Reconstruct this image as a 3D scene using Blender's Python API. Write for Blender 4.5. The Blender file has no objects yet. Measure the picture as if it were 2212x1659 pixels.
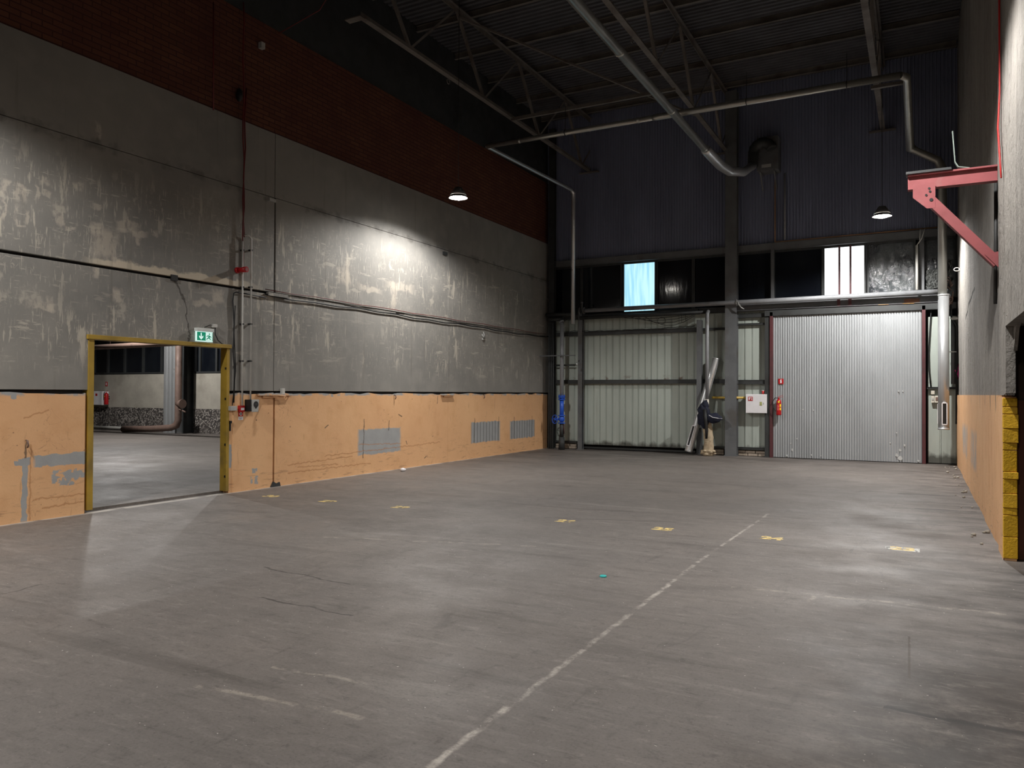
import bpy, bmesh, math, random
from math import sin, cos, atan, pi, radians, sqrt
from mathutils import Vector, Matrix
random.seed(7)
scn = bpy.context.scene
COL = scn.collection

# ------------------------------------------------------------------ camera
F_PX, CAM_H = 1650.0, 1.6
yaw = atan((1990-1106)/F_PX); pit = atan((849-829.5)/F_PX); rol = .0045
CF = Vector((-sin(yaw)*cos(pit), cos(yaw)*cos(pit), sin(pit)))
_R0 = Vector((cos(yaw), sin(yaw), 0)); _U0 = _R0.cross(CF)
CR = cos(rol)*_R0 + sin(rol)*_U0; CU = -sin(rol)*_R0 + cos(rol)*_U0
CC = Vector((0, 0, CAM_H))
def at(u, v, ax, val):
    "survey helper: where the sight line through a photo point meets a real plane of the hall"
    d = CF*F_PX + CR*(u-1106) + CU*(829.5-v)
    return CC + d*((val-CC[ax])/d[ax])
cam = bpy.data.cameras.new('camera'); co = bpy.data.objects.new('camera', cam); COL.objects.link(co)
cam.sensor_width = 36; cam.lens = 36*F_PX/2212; cam.clip_start = .05; cam.clip_end = 200
M = Matrix((CR, CU, -CF)).transposed().to_4x4(); M.translation = CC; co.matrix_world = M
scn.camera = co

XL, XR, YB, YF, ZC = -9.65, .71, 20.3, -12.0, 9.6

# ------------------------------------------------------------------ mesh helper
class Fr:
    def __init__(s, o, u, v, n): s.o, s.u, s.v, s.n = Vector(o), Vector(u), Vector(v), Vector(n)
    def p(s, a, b, c): return s.o + s.u*a + s.v*b + s.n*c
W = Fr((0,0,0), (1,0,0), (0,1,0), (0,0,1))
FL = Fr((XL,0,0), (0,1,0), (0,0,1), (1,0,0))     # left wall: u=Y v=Z n out of wall
FRt = Fr((XR,0,0), (0,1,0), (0,0,1), (-1,0,0))   # right wall
FB = Fr((0,YB,0), (1,0,0), (0,0,1), (0,-1,0))    # back wall: u=X v=Z n into hall
class MB:
    def __init__(s): s.v = []; s.f = []; s.sm = []
    def add(s, vs, fs, smooth=False):
        k = len(s.v); s.v += [Vector(p) for p in vs]
        s.f += [tuple(i+k for i in f) for f in fs]; s.sm += [smooth]*len(fs); return s
    def box(s, a0, a1, b0, b1, c0, c1, fr=W):
        vs = [fr.p(a, b, c) for a in (a0, a1) for b in (b0, b1) for c in (c0, c1)]
        return s.add(vs, [(0,1,3,2),(4,6,7,5),(0,4,5,1),(2,3,7,6),(0,2,6,4),(1,5,7,3)])
    def prism(s, pts, c0, c1, fr=W):
        n = len(pts); vs = [fr.p(a, b, c0) for a, b in pts] + [fr.p(a, b, c1) for a, b in pts]
        fs = [tuple(range(n))[::-1], tuple(range(n, 2*n))] + [(i, (i+1) % n, n+(i+1) % n, n+i) for i in range(n)]
        return s.add(vs, fs)
    def tube(s, pts, r, seg=12, cap=True, rr=None):
        pts = [Vector(p) for p in pts]; n = len(pts); rings = []
        T = []
        for i in range(n):
            a = pts[max(i-1, 0)]; b = pts[min(i+1, n-1)]
            t1 = (pts[i]-a).normalized() if i else (b-pts[i]).normalized()
            t2 = (b-pts[i]).normalized() if i < n-1 else t1
            t = (t1+t2); T.append(t.normalized() if t.length > 1e-6 else t1)
        up = Vector((0,0,1)) if abs(T[0].z) < .9 else Vector((0,1,0))
        x = T[0].cross(up).normalized()
        vs = []
        for i in range(n):
            x = (x - T[i]*x.dot(T[i])).normalized(); y = T[i].cross(x)
            rad = rr[i] if rr else r
            if 0 < i < n-1:
                c = T[i].dot((pts[i]-pts[i-1]).normalized()); k = 1/max(c, .5)
            else: k = 1
            for j in range(seg):
                a = 2*pi*j/seg; vs.append(pts[i]+(x*cos(a)+y*sin(a))*rad*(k if n < 9 else 1))
        fs = [(i*seg+j, i*seg+(j+1) % seg, (i+1)*seg+(j+1) % seg, (i+1)*seg+j) for i in range(n-1) for j in range(seg)]
        s.add(vs, fs, True)
        if cap: s.add(vs[:seg], [tuple(range(seg))[::-1]]); s.add(vs[-seg:], [tuple(range(seg))])
        return s
    def bar(s, a, b, w, h=None, up=(0,0,1)):
        "box beam from a to b, w across, h along up"
        a, b = Vector(a), Vector(b); h = h or w; t = (b-a).normalized(); up = Vector(up)
        if abs(t.dot(up)) > .98: up = Vector((0,1,0))
        x = t.cross(up).normalized(); y = x.cross(t)
        vs = [q+x*w*i/2+y*h*j/2 for q in (a, b) for i in (-1, 1) for j in (-1, 1)]
        return s.add(vs, [(0,1,3,2),(4,6,7,5),(0,4,5,1),(2,3,7,6),(0,2,6,4),(1,5,7,3)])
    def sheet(s, prof, v0, v1, fr, swap=False, back=.004):
        "folded sheet: prof=[(u, n)...] swept from v0 to v1, with thickness"
        n = len(prof); P = (lambda u, v, c: fr.p(v, u, c)) if swap else fr.p
        vs = [P(u, v, c-d) for d in (0, back) for v in (v0, v1) for u, c in prof]
        fs = []
        for k in (0, 2*n):
            fs += [(k+i, k+i+1, k+n+i+1, k+n+i) for i in range(n-1)]
        return s.add(vs, fs)
    def ellipsoid(s, c, r, seg=14, rings=8, fn=None):
        c = Vector(c); vs = []; fs = []
        for i in range(rings+1):
            th = pi*i/rings
            for j in range(seg):
                a = 2*pi*j/seg; d = Vector((sin(th)*cos(a), sin(th)*sin(a), cos(th)))
                k = fn(d) if fn else 1
                vs.append(c+Vector((d.x*r[0], d.y*r[1], d.z*r[2]))*k)
        for i in range(rings):
            for j in range(seg):
                fs.append((i*seg+j, (i+1)*seg+j, (i+1)*seg+(j+1) % seg, i*seg+(j+1) % seg))
        return s.add(vs, fs, True)
    def build(s, name, mat, parent=None, bevel=0, label=None):
        me = bpy.data.meshes.new(name)
        if parent: org = root_loc(parent)
        else:
            lo = [min(p[i] for p in s.v) for i in range(3)]; hi = [max(p[i] for p in s.v) for i in range(3)]
            org = Vector(((lo[0]+hi[0])/2, (lo[1]+hi[1])/2, lo[2]))
        me.from_pydata([p-org for p in s.v], [], s.f)
        me.polygons.foreach_set('use_smooth', s.sm); me.update()
        bm = bmesh.new(); bm.from_mesh(me); bmesh.ops.remove_doubles(bm, verts=bm.verts, dist=1e-6)
        bmesh.ops.recalc_face_normals(bm, faces=bm.faces); bm.to_mesh(me); bm.free()
        if mat: me.materials.append(mat)
        o = bpy.data.objects.new(name, me); COL.objects.link(o)
        if parent: o.parent = parent
        else: o.location = org
        if bevel:
            b = o.modifiers.new('bevel', 'BEVEL'); b.width = bevel; b.segments = 2; b.limit_method = 'ANGLE'; b.angle_limit = .7
        if label: o['label'] = label
        return o
def root_loc(o):
    l = Vector((0,0,0))
    while o: l = l + o.location; o = o.parent
    return l
def tag(o, label, cat, group=None):
    o['label'] = label; o['category'] = cat
    if group: o['group'] = group
    return o
def thing(name, loc, label, cat, group=None):
    o = bpy.data.objects.new(name, None); COL.objects.link(o); o.location = loc; o.empty_display_size = .1
    return tag(o, label, cat, group)
def struct(name, loc=(0,0,0)):
    o = bpy.data.objects.new(name, None); COL.objects.link(o); o.location = loc; o['kind'] = 'structure'; return o
def S(o): o['kind'] = 'structure'; return o
def dup(root, loc, label=None):
    r = root.copy(); COL.objects.link(r); r.location = loc
    if label: r['label'] = label
    for ch in list(root.children):
        c = ch.copy(); COL.objects.link(c); c.parent = r
        for g in ch.children:
            d = g.copy(); COL.objects.link(d); d.parent = c
    return r

# ------------------------------------------------------------------ materials
def lin(c):
    return tuple((x/255/12.92 if x/255 <= .04045 else ((x/255+.055)/1.055)**2.4) for x in c)+(1,)
class NT:
    def __init__(s, name, rough=.7, metal=0, spec=.5):
        s.m = bpy.data.materials.new(name); s.m.use_nodes = True; s.t = s.m.node_tree
        s.b = s.t.nodes['Principled BSDF']; s.b.inputs['Roughness'].default_value = rough
        s.b.inputs['Metallic'].default_value = metal; s.b.inputs['Specular IOR Level'].default_value = spec
        s.geo = None; s.h = None
    def n(s, t, **k):
        x = s.t.nodes.new(t)
        for a, b in k.items(): setattr(x, a, b)
        return x
    def put(s, sock, v):
        if hasattr(v, 'is_linked') or isinstance(v, bpy.types.NodeSocket): s.t.links.new(v, sock)
        else: sock.default_value = v
    def math(s, op, a, b=0, c=None, clamp=False):
        x = s.n('ShaderNodeMath', operation=op, use_clamp=clamp); s.put(x.inputs[0], a); s.put(x.inputs[1], b)
        if c is not None: s.put(x.inputs[2], c)
        return x.outputs[0]
    def pos(s, obj=False):
        if not s.geo:
            if obj: s.geo = s.n('ShaderNodeTexCoord').outputs['Object']
            else: s.geo = s.n('ShaderNodeNewGeometry').outputs['Position']
        return s.geo
    def noise(s, scale, sx=(1,1,1), detail=4, off=0, rough=.55, dist=0):
        mp = s.n('ShaderNodeMapping'); s.t.links.new(s.geo, mp.inputs[0]); mp.inputs['Scale'].default_value = sx
        mp.inputs['Location'].default_value = (off, off*1.7, off*.6)
        x = s.n('ShaderNodeTexNoise'); s.t.links.new(mp.outputs[0], x.inputs['Vector'])
        x.inputs['Scale'].default_value = scale; x.inputs['Detail'].default_value = detail
        x.inputs['Roughness'].default_value = rough; x.inputs['Distortion'].default_value = dist
        return x.outputs['Fac']
    def ramp(s, v, lo, hi, a=0., b=1.):
        x = s.n('ShaderNodeMapRange'); s.put(x.inputs[0], v)
        x.inputs[1].default_value = lo; x.inputs[2].default_value = hi; x.inputs[3].default_value = a; x.inputs[4].default_value = b
        return x.outputs[0]
    def mix(s, f, a, b):
        x = s.n('ShaderNodeMix', data_type='RGBA'); s.put(x.inputs['Factor'], f)
        s.put(x.inputs['A'], a); s.put(x.inputs['B'], b); return x.outputs['Result']
    def xyz(s):
        x = s.n('ShaderNodeSeparateXYZ'); s.t.links.new(s.geo, x.inputs[0]); return x.outputs
    def color(s, c): s.put(s.b.inputs['Base Color'], c)
    def bump(s, h, strength=.3, dist=.02):
        x = s.n('ShaderNodeBump'); s.put(x.inputs['Height'], h); x.inputs['Strength'].default_value = strength
        x.inputs['Distance'].default_value = dist; s.t.links.new(x.outputs[0], s.b.inputs['Normal'])
    def boxmask(s, a, b, ac, bc, ha, hb, wa=None, soft=.12):
        "soft rectangle centred (ac,bc) in the two coordinates"
        d1 = s.math('DIVIDE', s.math('ABSOLUTE', s.math('SUBTRACT', a, ac)), ha)
        d2 = s.math('DIVIDE', s.math('ABSOLUTE', s.math('SUBTRACT', b, bc)), hb)
        d = s.math('MAXIMUM', d1, d2)
        return s.ramp(d, 1+soft, 1-soft)
    def seg(s, a, b, p, q, w):
        "distance mask to the segment p-q"
        L = sqrt((q[0]-p[0])**2+(q[1]-p[1])**2); ux, uy = (q[0]-p[0])/L, (q[1]-p[1])/L
        da = s.math('SUBTRACT', a, p[0]); db = s.math('SUBTRACT', b, p[1])
        t = s.math('ADD', s.math('MULTIPLY', da, ux), s.math('MULTIPLY', db, uy))
        n = s.math('ABSOLUTE', s.math('SUBTRACT', s.math('MULTIPLY', da, uy), s.math('MULTIPLY', db, ux)))
        m = s.ramp(n, w*1.4, w*.5)
        e = s.math('MULTIPLY', s.math('GREATER_THAN', t, 0), s.math('LESS_THAN', t, L))
        return s.math('MULTIPLY', m, e)
def simple(name, rgb, rough=.6, metal=0, var=.12, scale=6, obj=True, bumpk=0, dirt=None, sx=(1,1,1)):
    t = NT(name, rough, metal); t.pos(obj)
    f = t.noise(scale, sx)
    c = lin(rgb); d = tuple(x*(1-var*2) for x in c[:3])+(1,)
    col = t.mix(t.ramp(f, .3, .7), c, d)
    if dirt:
        g = t.noise(scale*.6, sx, off=5, detail=6); col = t.mix(t.ramp(g, .56, .66, 0, .8), col, lin(dirt))
    t.color(col)
    if metal: t.put(t.b.inputs['Roughness'], t.ramp(f, .3, .7, rough*.8, min(1, rough*1.3)))
    if bumpk: t.bump(t.noise(scale*8, sx, detail=5), bumpk, .01)
    return t.m
def emit(name, rgb, k):
    t = NT(name); t.b.inputs['Base Color'].default_value = (0,0,0,1)
    t.b.inputs['Emission Color'].default_value = lin(rgb); t.b.inputs['Emission Strength'].default_value = k; return t.m

# floor -----------------------------------------------------------------
def floor_mat():
    t = NT('floor_concrete', .62, 0, .45); t.pos(); x, y, z = t.xyz()
    big = t.noise(.35, detail=3); mid = t.noise(1.3, (1,1,1), 6, 3, .62); fine = t.noise(14, detail=8, off=7, rough=.7)
    str_ = t.noise(1.1, (.35,2.2,1), 6, 11, .65, .8); str2 = t.noise(2.4, (2.0,.5,1), 5, 21, .6, 1.2)
    c = t.mix(t.ramp(big, .35, .65), lin((121,113,107)), lin((107,101,97)))
    c = t.mix(t.ramp(mid, .35, .72, 0, .6), c, lin((95,89,84)))
    c = t.mix(t.ramp(str_, .55, .75, 0, .75), c, lin((72,66,61)))
    c = t.mix(t.ramp(str_, .42, .28, 0, .5), c, lin((142,136,130)))
    c = t.mix(t.ramp(str2, .6, .72, 0, .45), c, lin((76,70,66)))
    c = t.mix(t.ramp(fine, .58, .75, 0, .35), c, lin((150,143,136)))
    c = t.mix(t.ramp(fine, .42, .3, 0, .5), c, lin((62,57,53)))
    # dirt along the right wall and in the right foreground
    edge = t.math('MULTIPLY', t.ramp(x, -.9, .6), t.ramp(t.noise(2.2, (.7,1.6,1), 6, 31), .42, .62))
    c = t.mix(t.math('MULTIPLY', edge, .8), c, lin((58,52,48)))
    fg = t.math('MULTIPLY', t.ramp(x, -.9, .1), t.ramp(y, 6.2, 4.4))
    fg = t.math('MULTIPLY', fg, t.ramp(t.noise(3.2, detail=8, off=41, rough=.75), .36, .56))
    c = t.mix(t.math('MULTIPLY', fg, .9), c, lin((50,45,42)))
    # dust band in front of the back wall
    bk = t.math('MULTIPLY', t.ramp(y, 16.5, 20.2), t.ramp(t.noise(1.2, (.6,1.5,1), 5, 51), .4, .6))
    c = t.mix(t.math('MULTIPLY', bk, .8), c, lin((66,60,56)))
    # worn lighter joints, dark cracks, scars
    wob = t.math('MULTIPLY', t.math('SUBTRACT', t.noise(3, detail=4, off=61), .5), .16)
    xw = t.math('ADD', x, wob); yw = t.math('ADD', y, wob)
    dash = t.ramp(t.noise(7, (1,1,1), 5, 71, .7), .44, .56)
    def P(u, v): p = at(u, v, 2, 0); return (p.x, p.y)
    light = [((925,1659),(1500,1220),.019),((1505,1215),(1660,1110),.016)]
    wl_ = t.math('MULTIPLY', t.math('SUBTRACT', t.noise(9, detail=4, off=66), .5), .05); xl = t.math('ADD', x, wl_); dash2 = t.ramp(t.noise(3.2, (1,1,1), 7, 71, .75), .44, .62)
    for a, b, w in light:
        m = t.seg(xl, y, P(*a), P(*b), w); c = t.mix(t.math('MULTIPLY', t.math('MULTIPLY', m, dash2), .8), c, lin((196,188,178)))
    soft = [((425,1480),(790,1552),.02),((1580,1268),(2170,1326),.03),((700,1160),(1160,1180),.02),((590,1440),(800,1480),.015),((1740,1300),(1752,1285),.02)]
    for a, b, w in soft:
        m = t.seg(xw, yw, P(*a), P(*b), w); c = t.mix(t.math('MULTIPLY', t.math('MULTIPLY', m, dash), .45), c, lin((176,166,152)))
    dark = [((1905,1526),(2060,1562),.03),((2050,1556),(2300,1600),.03),((-30,1292),(95,1262),.008),((240,1120),(400,1133),.008),((400,1133),(520,1120),.006),
            ((560,1225),(760,1262),.012),((1940,1066),(2070,1072),.03),((1980,1098),(2110,1106),.03),((1960,1130),(2130,1140),.02),((1180,1118),(1460,1128),.012),((1500,1120),(1720,1126),.008),((560,1290),(760,1330),.01)]
    for a, b, w in dark:
        m = t.seg(xw, yw, P(*a), P(*b), w); c = t.mix(t.math('MULTIPLY', m, .75), c, lin((44,39,36)))
    m = t.seg(x, y, P(1964,1375), P(1964,1465), .007); c = t.mix(t.math('MULTIPLY', m, .85), c, lin((66,56,44)))
    gr = t.noise(5, (.8,2.4,1), 8, 101, .75, .5); c = t.mix(t.ramp(gr, .56, .7, 0, .55), c, lin((60,55,51))); c = t.mix(t.ramp(gr, .44, .3, 0, .3), c, lin((160,152,145)))
    f2_ = t.noise(9, (.45,2.6,1), 6, 121, .7, .3); c = t.mix(t.ramp(f2_, .56, .7, 0, .3), c, lin((64,59,55))); c = t.mix(t.ramp(f2_, .44, .32, 0, .2), c, lin((158,151,144)))
    f3_ = t.noise(60, detail=3, off=131); c = t.mix(t.ramp(f3_, .5, .7, 0, .35), c, lin((70,65,61)))
    g2_ = t.noise(20, (1,1.4,1), 7, 141, .78); gz_ = t.ramp(t.noise(.9, detail=3, off=151), .42, .62, .25, 1)
    c = t.mix(t.math('MULTIPLY', t.ramp(g2_, .58, .64, 0, .6), gz_), c, lin((58,53,49)))
    for (a, b_, w) in (((1908,1527),(2050,1556),.02),((2045,1554),(2300,1600),.026),((1940,1066),(2070,1072),.03),((1975,1098),(2110,1106),.03)):
        m = t.seg(xl, t.math('ADD', y, wl_), P(*a), P(*b_), w); c = t.mix(t.math('MULTIPLY', m, .88), c, lin((34,30,28)))
    sp = t.noise(38, detail=2, off=81); c = t.mix(t.ramp(sp, .74, .77, 0, .8), c, lin((205,198,190)))
    # concrete skirting of dust against the orange wall
    c = t.mix(t.math('MULTIPLY', t.math('MULTIPLY', t.ramp(x, -9.54, -9.62), t.math('GREATER_THAN', x, -9.7)), t.ramp(t.noise(3, off=91), .35, .5)), c, lin((176,168,158)))
    t.color(c); t.put(t.b.inputs['Roughness'], t.ramp(mid, .3, .7, .5, .72))
    t.bump(t.math('ADD', t.math('MULTIPLY', fine, .5), mid), .4, .014); return t.m
# grey concrete panels ----------------------------------------------------
def wall_mat():
    t = NT('grey_painted_concrete', .75, 0, .3); t.pos(); x, y, z = t.xyz()
    big = t.noise(.5, detail=4); mid = t.noise(2.5, detail=6, off=3)
    c = t.mix(t.ramp(big, .3, .7), lin((136,133,127)), lin((121,119,115)))
    c = t.mix(t.ramp(mid, .45, .7, 0, .4), c, lin((150,146,139)))
    zone = t.math('MULTIPLY', t.ramp(z, 1.75, 2.2), t.ramp(z, 4.75, 4.3))
    reg = t.ramp(t.noise(.7, detail=3, off=9), .36, .56, .25, 1)
    v1 = t.noise(2.2, (1,3.4,.65), 5, 13, .62); h1 = t.noise(2.0, (1,.8,4.2), 5, 23, .62); bl = t.noise(2.1, (1,1.2,1), 6, 33, .6)
    k1 = t.ramp(v1, .60, .64, 0, .75); k2 = t.ramp(h1, .62, .66, 0, .6); k3 = t.ramp(bl, .62, .67, 0, .6)
    m = t.math('MAXIMUM', t.math('MAXIMUM', k1, k2), k3)
    v2 = t.noise(6, (1,5,.7), 3, 43); m = t.math('MAXIMUM', m, t.ramp(v2, .62, .66, 0, .6)); h2 = t.noise(5, (1,.9,6), 4, 47); m = t.math('MAXIMUM', m, t.ramp(h2, .64, .68, 0, .5))
    v3 = t.noise(9, (1,6,.5), 2, 57); m = t.math('MAXIMUM', m, t.ramp(v3, .64, .7, 0, .4)); cu = t.noise(3.2, (1,1.4,.8), 4, 67, .5, 2.5); m = t.math('MAXIMUM', m, t.math('MULTIPLY', t.ramp(t.math('ABSOLUTE', t.math('SUBTRACT', cu, .5)), .012, .003, 0, .5), t.ramp(t.noise(1.3, off=77), .5, .58)))
    m = t.math('MULTIPLY', t.math('MULTIPLY', m, zone), reg)
    c = t.mix(m, c, lin((188,180,166)))
    wy = t.math('MULTIPLY', t.math('SUBTRACT', t.noise(5, off=53, detail=5), .5), .22); wz = t.math('MULTIPLY', t.math('SUBTRACT', t.noise(5, off=63, detail=5), .5), .22)
    yw = t.math('ADD', y, wy); zw = t.math('ADD', z, wz)
    def Q(u, v): p = at(u, v, 0, XL); return p.y, p.z
    blobs = [(230,528,25,26),(208,495,10,14),(275,490,22,9),(283,502,30,5),(150,492,13,6),(128,472,6,10),(100,395,10,10),(100,420,9,5),(333,503,7,6),(168,402,9,8),
             (216,285,5,18),(212,445,10,5),(250,565,4,12),(258,568,3,14),(205,590,6,12),(343,608,5,14),(300,520,4,10),
             (13,405,7,16),(40,400,10,5),(37,418,3,14),(52,418,4,14),(45,415,5,4),(8,455,3,20),(38,465,3,22),(55,470,3,14),(45,490,8,3),(80,418,3,12),
             (742,598,13,15),(752,585,4,25),(865,620,26,8),(850,640,5,26),(800,625,22,5),
             (90,660,26,7),(110,655,8,12),(255,640,10,14),(440,655,22,5),(470,640,10,12)]
    brk = t.ramp(t.noise(7, (1,1.8,.8), 5, 87, .7), .38, .5, .15, 1)
    for u, v, hu, hv in blobs:
        a, b = Q(u, v); a2, _ = Q(u+hu, v); _, b2 = Q(u, v-hv)
        mm = t.math('MULTIPLY', t.boxmask(yw, zw, a, b, abs(a2-a), abs(b2-b), soft=.3), brk)
        c = t.mix(t.math('MULTIPLY', mm, .6), c, lin((186,176,162)))
    # peeling light plaster edge above the long groove
    gz = t.math('SUBTRACT', zw, 3.29)
    pe = t.math('MULTIPLY', t.math('MULTIPLY', t.ramp(gz, .10, .07), t.math('GREATER_THAN', z, 3.27)), t.math('MULTIPLY', t.ramp(y, 6.1, 6.4), t.ramp(y, 9.2, 8.6)))
    c = t.mix(t.math('MULTIPLY', pe, .9), c, lin((200,188,168)))
    # ragged scar line under the upper panels
    sc = t.math('ABSOLUTE', t.math('SUBTRACT', zw, 4.88)); scn_ = t.math('MULTIPLY', t.ramp(sc, .1, .04), t.ramp(t.noise(4, off=73, detail=5), .45, .6))
    c = t.mix(t.math('MULTIPLY', scn_, .55), c, lin((84,80,76)))
    # crack under the cable box
    a, b = Q(376, 598); a1, b1 = Q(402, 655); a2, b2 = Q(412, 742)
    cr = t.math('MAXIMUM', t.seg(yw, zw, (a, b), (a1, b1), .02), t.seg(yw, zw, (a1, b1), (a2, b2), .01))
    c = t.mix(t.math('MULTIPLY', cr, .8), c, lin((60,56,52)))
    st = t.noise(1.6, (1,6,.3), 3, 83); c = t.mix(t.ramp(st, .62, .75, 0, .3), c, lin((100,94,86)))
    t.color(c); t.bump(t.math('ADD', mid, t.math('MULTIPLY', t.noise(30, detail=4, off=8), .3)), .25, .012); return t.m
# orange band --------------------------------------------------------------
def orange_mat(name, side):
    t = NT(name, .62, 0, .4); t.pos(); x, y, z = t.xyz()
    big = t.noise(.8, detail=4); mid = t.noise(4, detail=6, off=3)
    c = t.mix(t.ramp(big, .3, .7), lin((222,176,130)), lin((212,164,120)))
    c = t.mix(t.ramp(mid, .5, .72, 0, .35), c, lin((196,146,98)))
    low = t.ramp(z, .75, .1)
    h = t.noise(3.2, (1,.9,6), 6, 13, .65, .6); c = t.mix(t.math('MULTIPLY', t.ramp(h, .57, .64, 0, .45), low), c, lin((140,108,80)))
    v = t.noise(4, (1,4,.5), 4, 23); c = t.mix(t.ramp(v, .66, .72, 0, .35), c, lin((160,120,84)))
    th = t.noise(2.1, (1,1,1.6), 3, 29, .5, 2.2); th = t.ramp(t.math('ABSOLUTE', t.math('SUBTRACT', th, .5)), .006, .0, 0, .5)
    c = t.mix(t.math('MULTIPLY', th, t.ramp(t.noise(1.5, off=31), .5, .6)), c, lin((120,88,62)))
    pits = t.noise(13, detail=3, off=33); c = t.mix(t.ramp(pits, .73, .76, 0, .9), c, lin((92,70,54)))
    wy = t.math('MULTIPLY', t.math('SUBTRACT', t.noise(9, off=53, detail=4), .5), .07); yw = t.math('ADD', y, wy); zw = t.math('ADD', z, t.math('MULTIPLY', t.math('SUBTRACT', t.noise(9, off=63, detail=4), .5), .09))
    g = t.mix(t.noise(5, off=15, detail=5), lin((166,167,166)), lin((142,143,143)))
    if side == 'L':
        def Q(u, v): p = at(u, v, 0, XL); return p.y, p.z
        rects = [((773,925),(864,978),1),((1017,910),(1079,953),2),((1101,907),(1154,944),2),((46,990),(57,1128),0),((40,990),(66,1003),0),((73,984),(190,1000),0),((30,998),(60,1004),0),
                 ((110,1018),(192,1036),3),((128,1030),(160,1046),3),((540,1030),(556,1046),3),((543,1012),(554,1022),3),((493,960),(500,1010),0),((26,853),(33,861),0),((714,848),(718,857),0)]
        for a, b, kind in rects:
            y0, z1 = Q(*a); y1, z0 = Q(*b)
            if kind in (1, 2):
                y0, zt = Q(a[0], a[1]+2); y1, zt1 = Q(b[0], a[1]); z1 = (zt+zt1)/2; z0 = z1 - (abs(Q(a[0], a[1])[1]-Q(a[0], b[1]+2)[1]))
            m = t.boxmask(yw if kind != 2 else y, zw, (y0+y1)/2, (z0+z1)/2, max(abs(y1-y0)/2, .03), max(abs(z1-z0)/2, .03), soft=.05)
            if kind == 3: m = t.math('MULTIPLY', m, t.ramp(t.noise(11, off=3, detail=5), .44, .5))
            gg = g
            if kind == 2:
                wv = t.math('SINE', t.math('MULTIPLY', y, 42)); gg = t.mix(t.ramp(wv, -.2, .9, 0, .7), g, lin((108,109,110)))
            c = t.mix(m, c, gg)
        for a, b in [((783,990),(786,905)),((838,930),(840,908)),((1023,958),(1025,903)),((1075,955),(1077,900)),((1109,948),(1110,900)),((1148,945),(1149,898)),((945,855),(943,872)),((876,952),(878,960)),((920,985),(916,990)),((52,990),(57,955)),((860,895),(868,900)),((700,925),(708,918))]:
            m = t.seg(yw, z, Q(*a), Q(*b), .012); c = t.mix(t.math('MULTIPLY', m, .8), c, lin((78,66,56)))
        for a, b in [((51,902),(106,885)),((90,1098),(180,1082)),((70,1080),(190,1066)),((62,1125),(66,960)),((775,960),(866,958)),((620,1005),(760,985)),((620,1022),(800,1000)),((640,1010),(730,1002)),((700,985),(950,955))]:
            m = t.seg(yw, zw, Q(*a), Q(*b), .01); c = t.mix(t.math('MULTIPLY', m, .6), c, lin((170,118,72)))
        # bare grey along the chipped top edge
        tp = t.math('MULTIPLY', t.ramp(zw, 1.53, 1.56), t.ramp(t.noise(3.5, off=93, detail=5), .42, .5)); c = t.mix(tp, c, g)
    else:
        def Q(u, v): p = at(u, v, 0, XR); return p.y, p.z
        for a, b in [((2108,1025),(2096,960)),((2088,1010),(2078,930))]:
            y0, z0 = Q(*a); y1, z1 = Q(*b); m = t.boxmask(yw, zw, (y0+y1)/2, .75, abs(y1-y0)/2, .28, soft=.2)
            c = t.mix(t.math('MULTIPLY', m, t.ramp(t.noise(3, (1,2,.6), 6, 5), .42, .54, 0, .8)), c, g)
        for yy in (12.5, 14.6, 10.6, 11.4, 9.9):
            m = t.boxmask(yw, zw, yy, 1.6, .035, .16, soft=.3); c = t.mix(t.math('MULTIPLY', m, .8), c, lin((96,84,72)))
        ro = t.noise(2.2, (1,2.5,.5), 5, 43); c = t.mix(t.ramp(ro, .58, .7, 0, .5), c, lin((190,128,80)))
    t.color(c); t.bump(t.math('ADD', mid, t.math('MULTIPLY', t.noise(40, detail=3, off=8), .3)), .3 if side == 'L' else .6, .014); return t.m
def brick_mat():
    t = NT('dark_red_brick', .85, 0, .2); t.pos(); x, y, z = t.xyz()
    cb = t.n('ShaderNodeCombineXYZ'); t.put(cb.inputs[0], y); t.put(cb.inputs[1], z)
    b = t.n('ShaderNodeTexBrick'); t.t.links.new(cb.outputs[0], b.inputs['Vector'])
    b.inputs['Scale'].default_value = 1; b.inputs['Brick Width'].default_value = .26; b.inputs['Row Height'].default_value = .077; b.inputs['Mortar Size'].default_value = .008
    b.inputs['Color1'].default_value = lin((106,68,52)); b.inputs['Color2'].default_value = lin((92,58,46)); b.inputs['Mortar'].default_value = lin((66,42,38))
    f = t.noise(1.2, detail=5); c = t.mix(t.ramp(f, .35, .7, 0, .6), b.outputs['Color'], lin((74,42,38)))
    t.color(c); t.bump(b.outputs['Fac'], -.4, .01); return t.m
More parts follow.
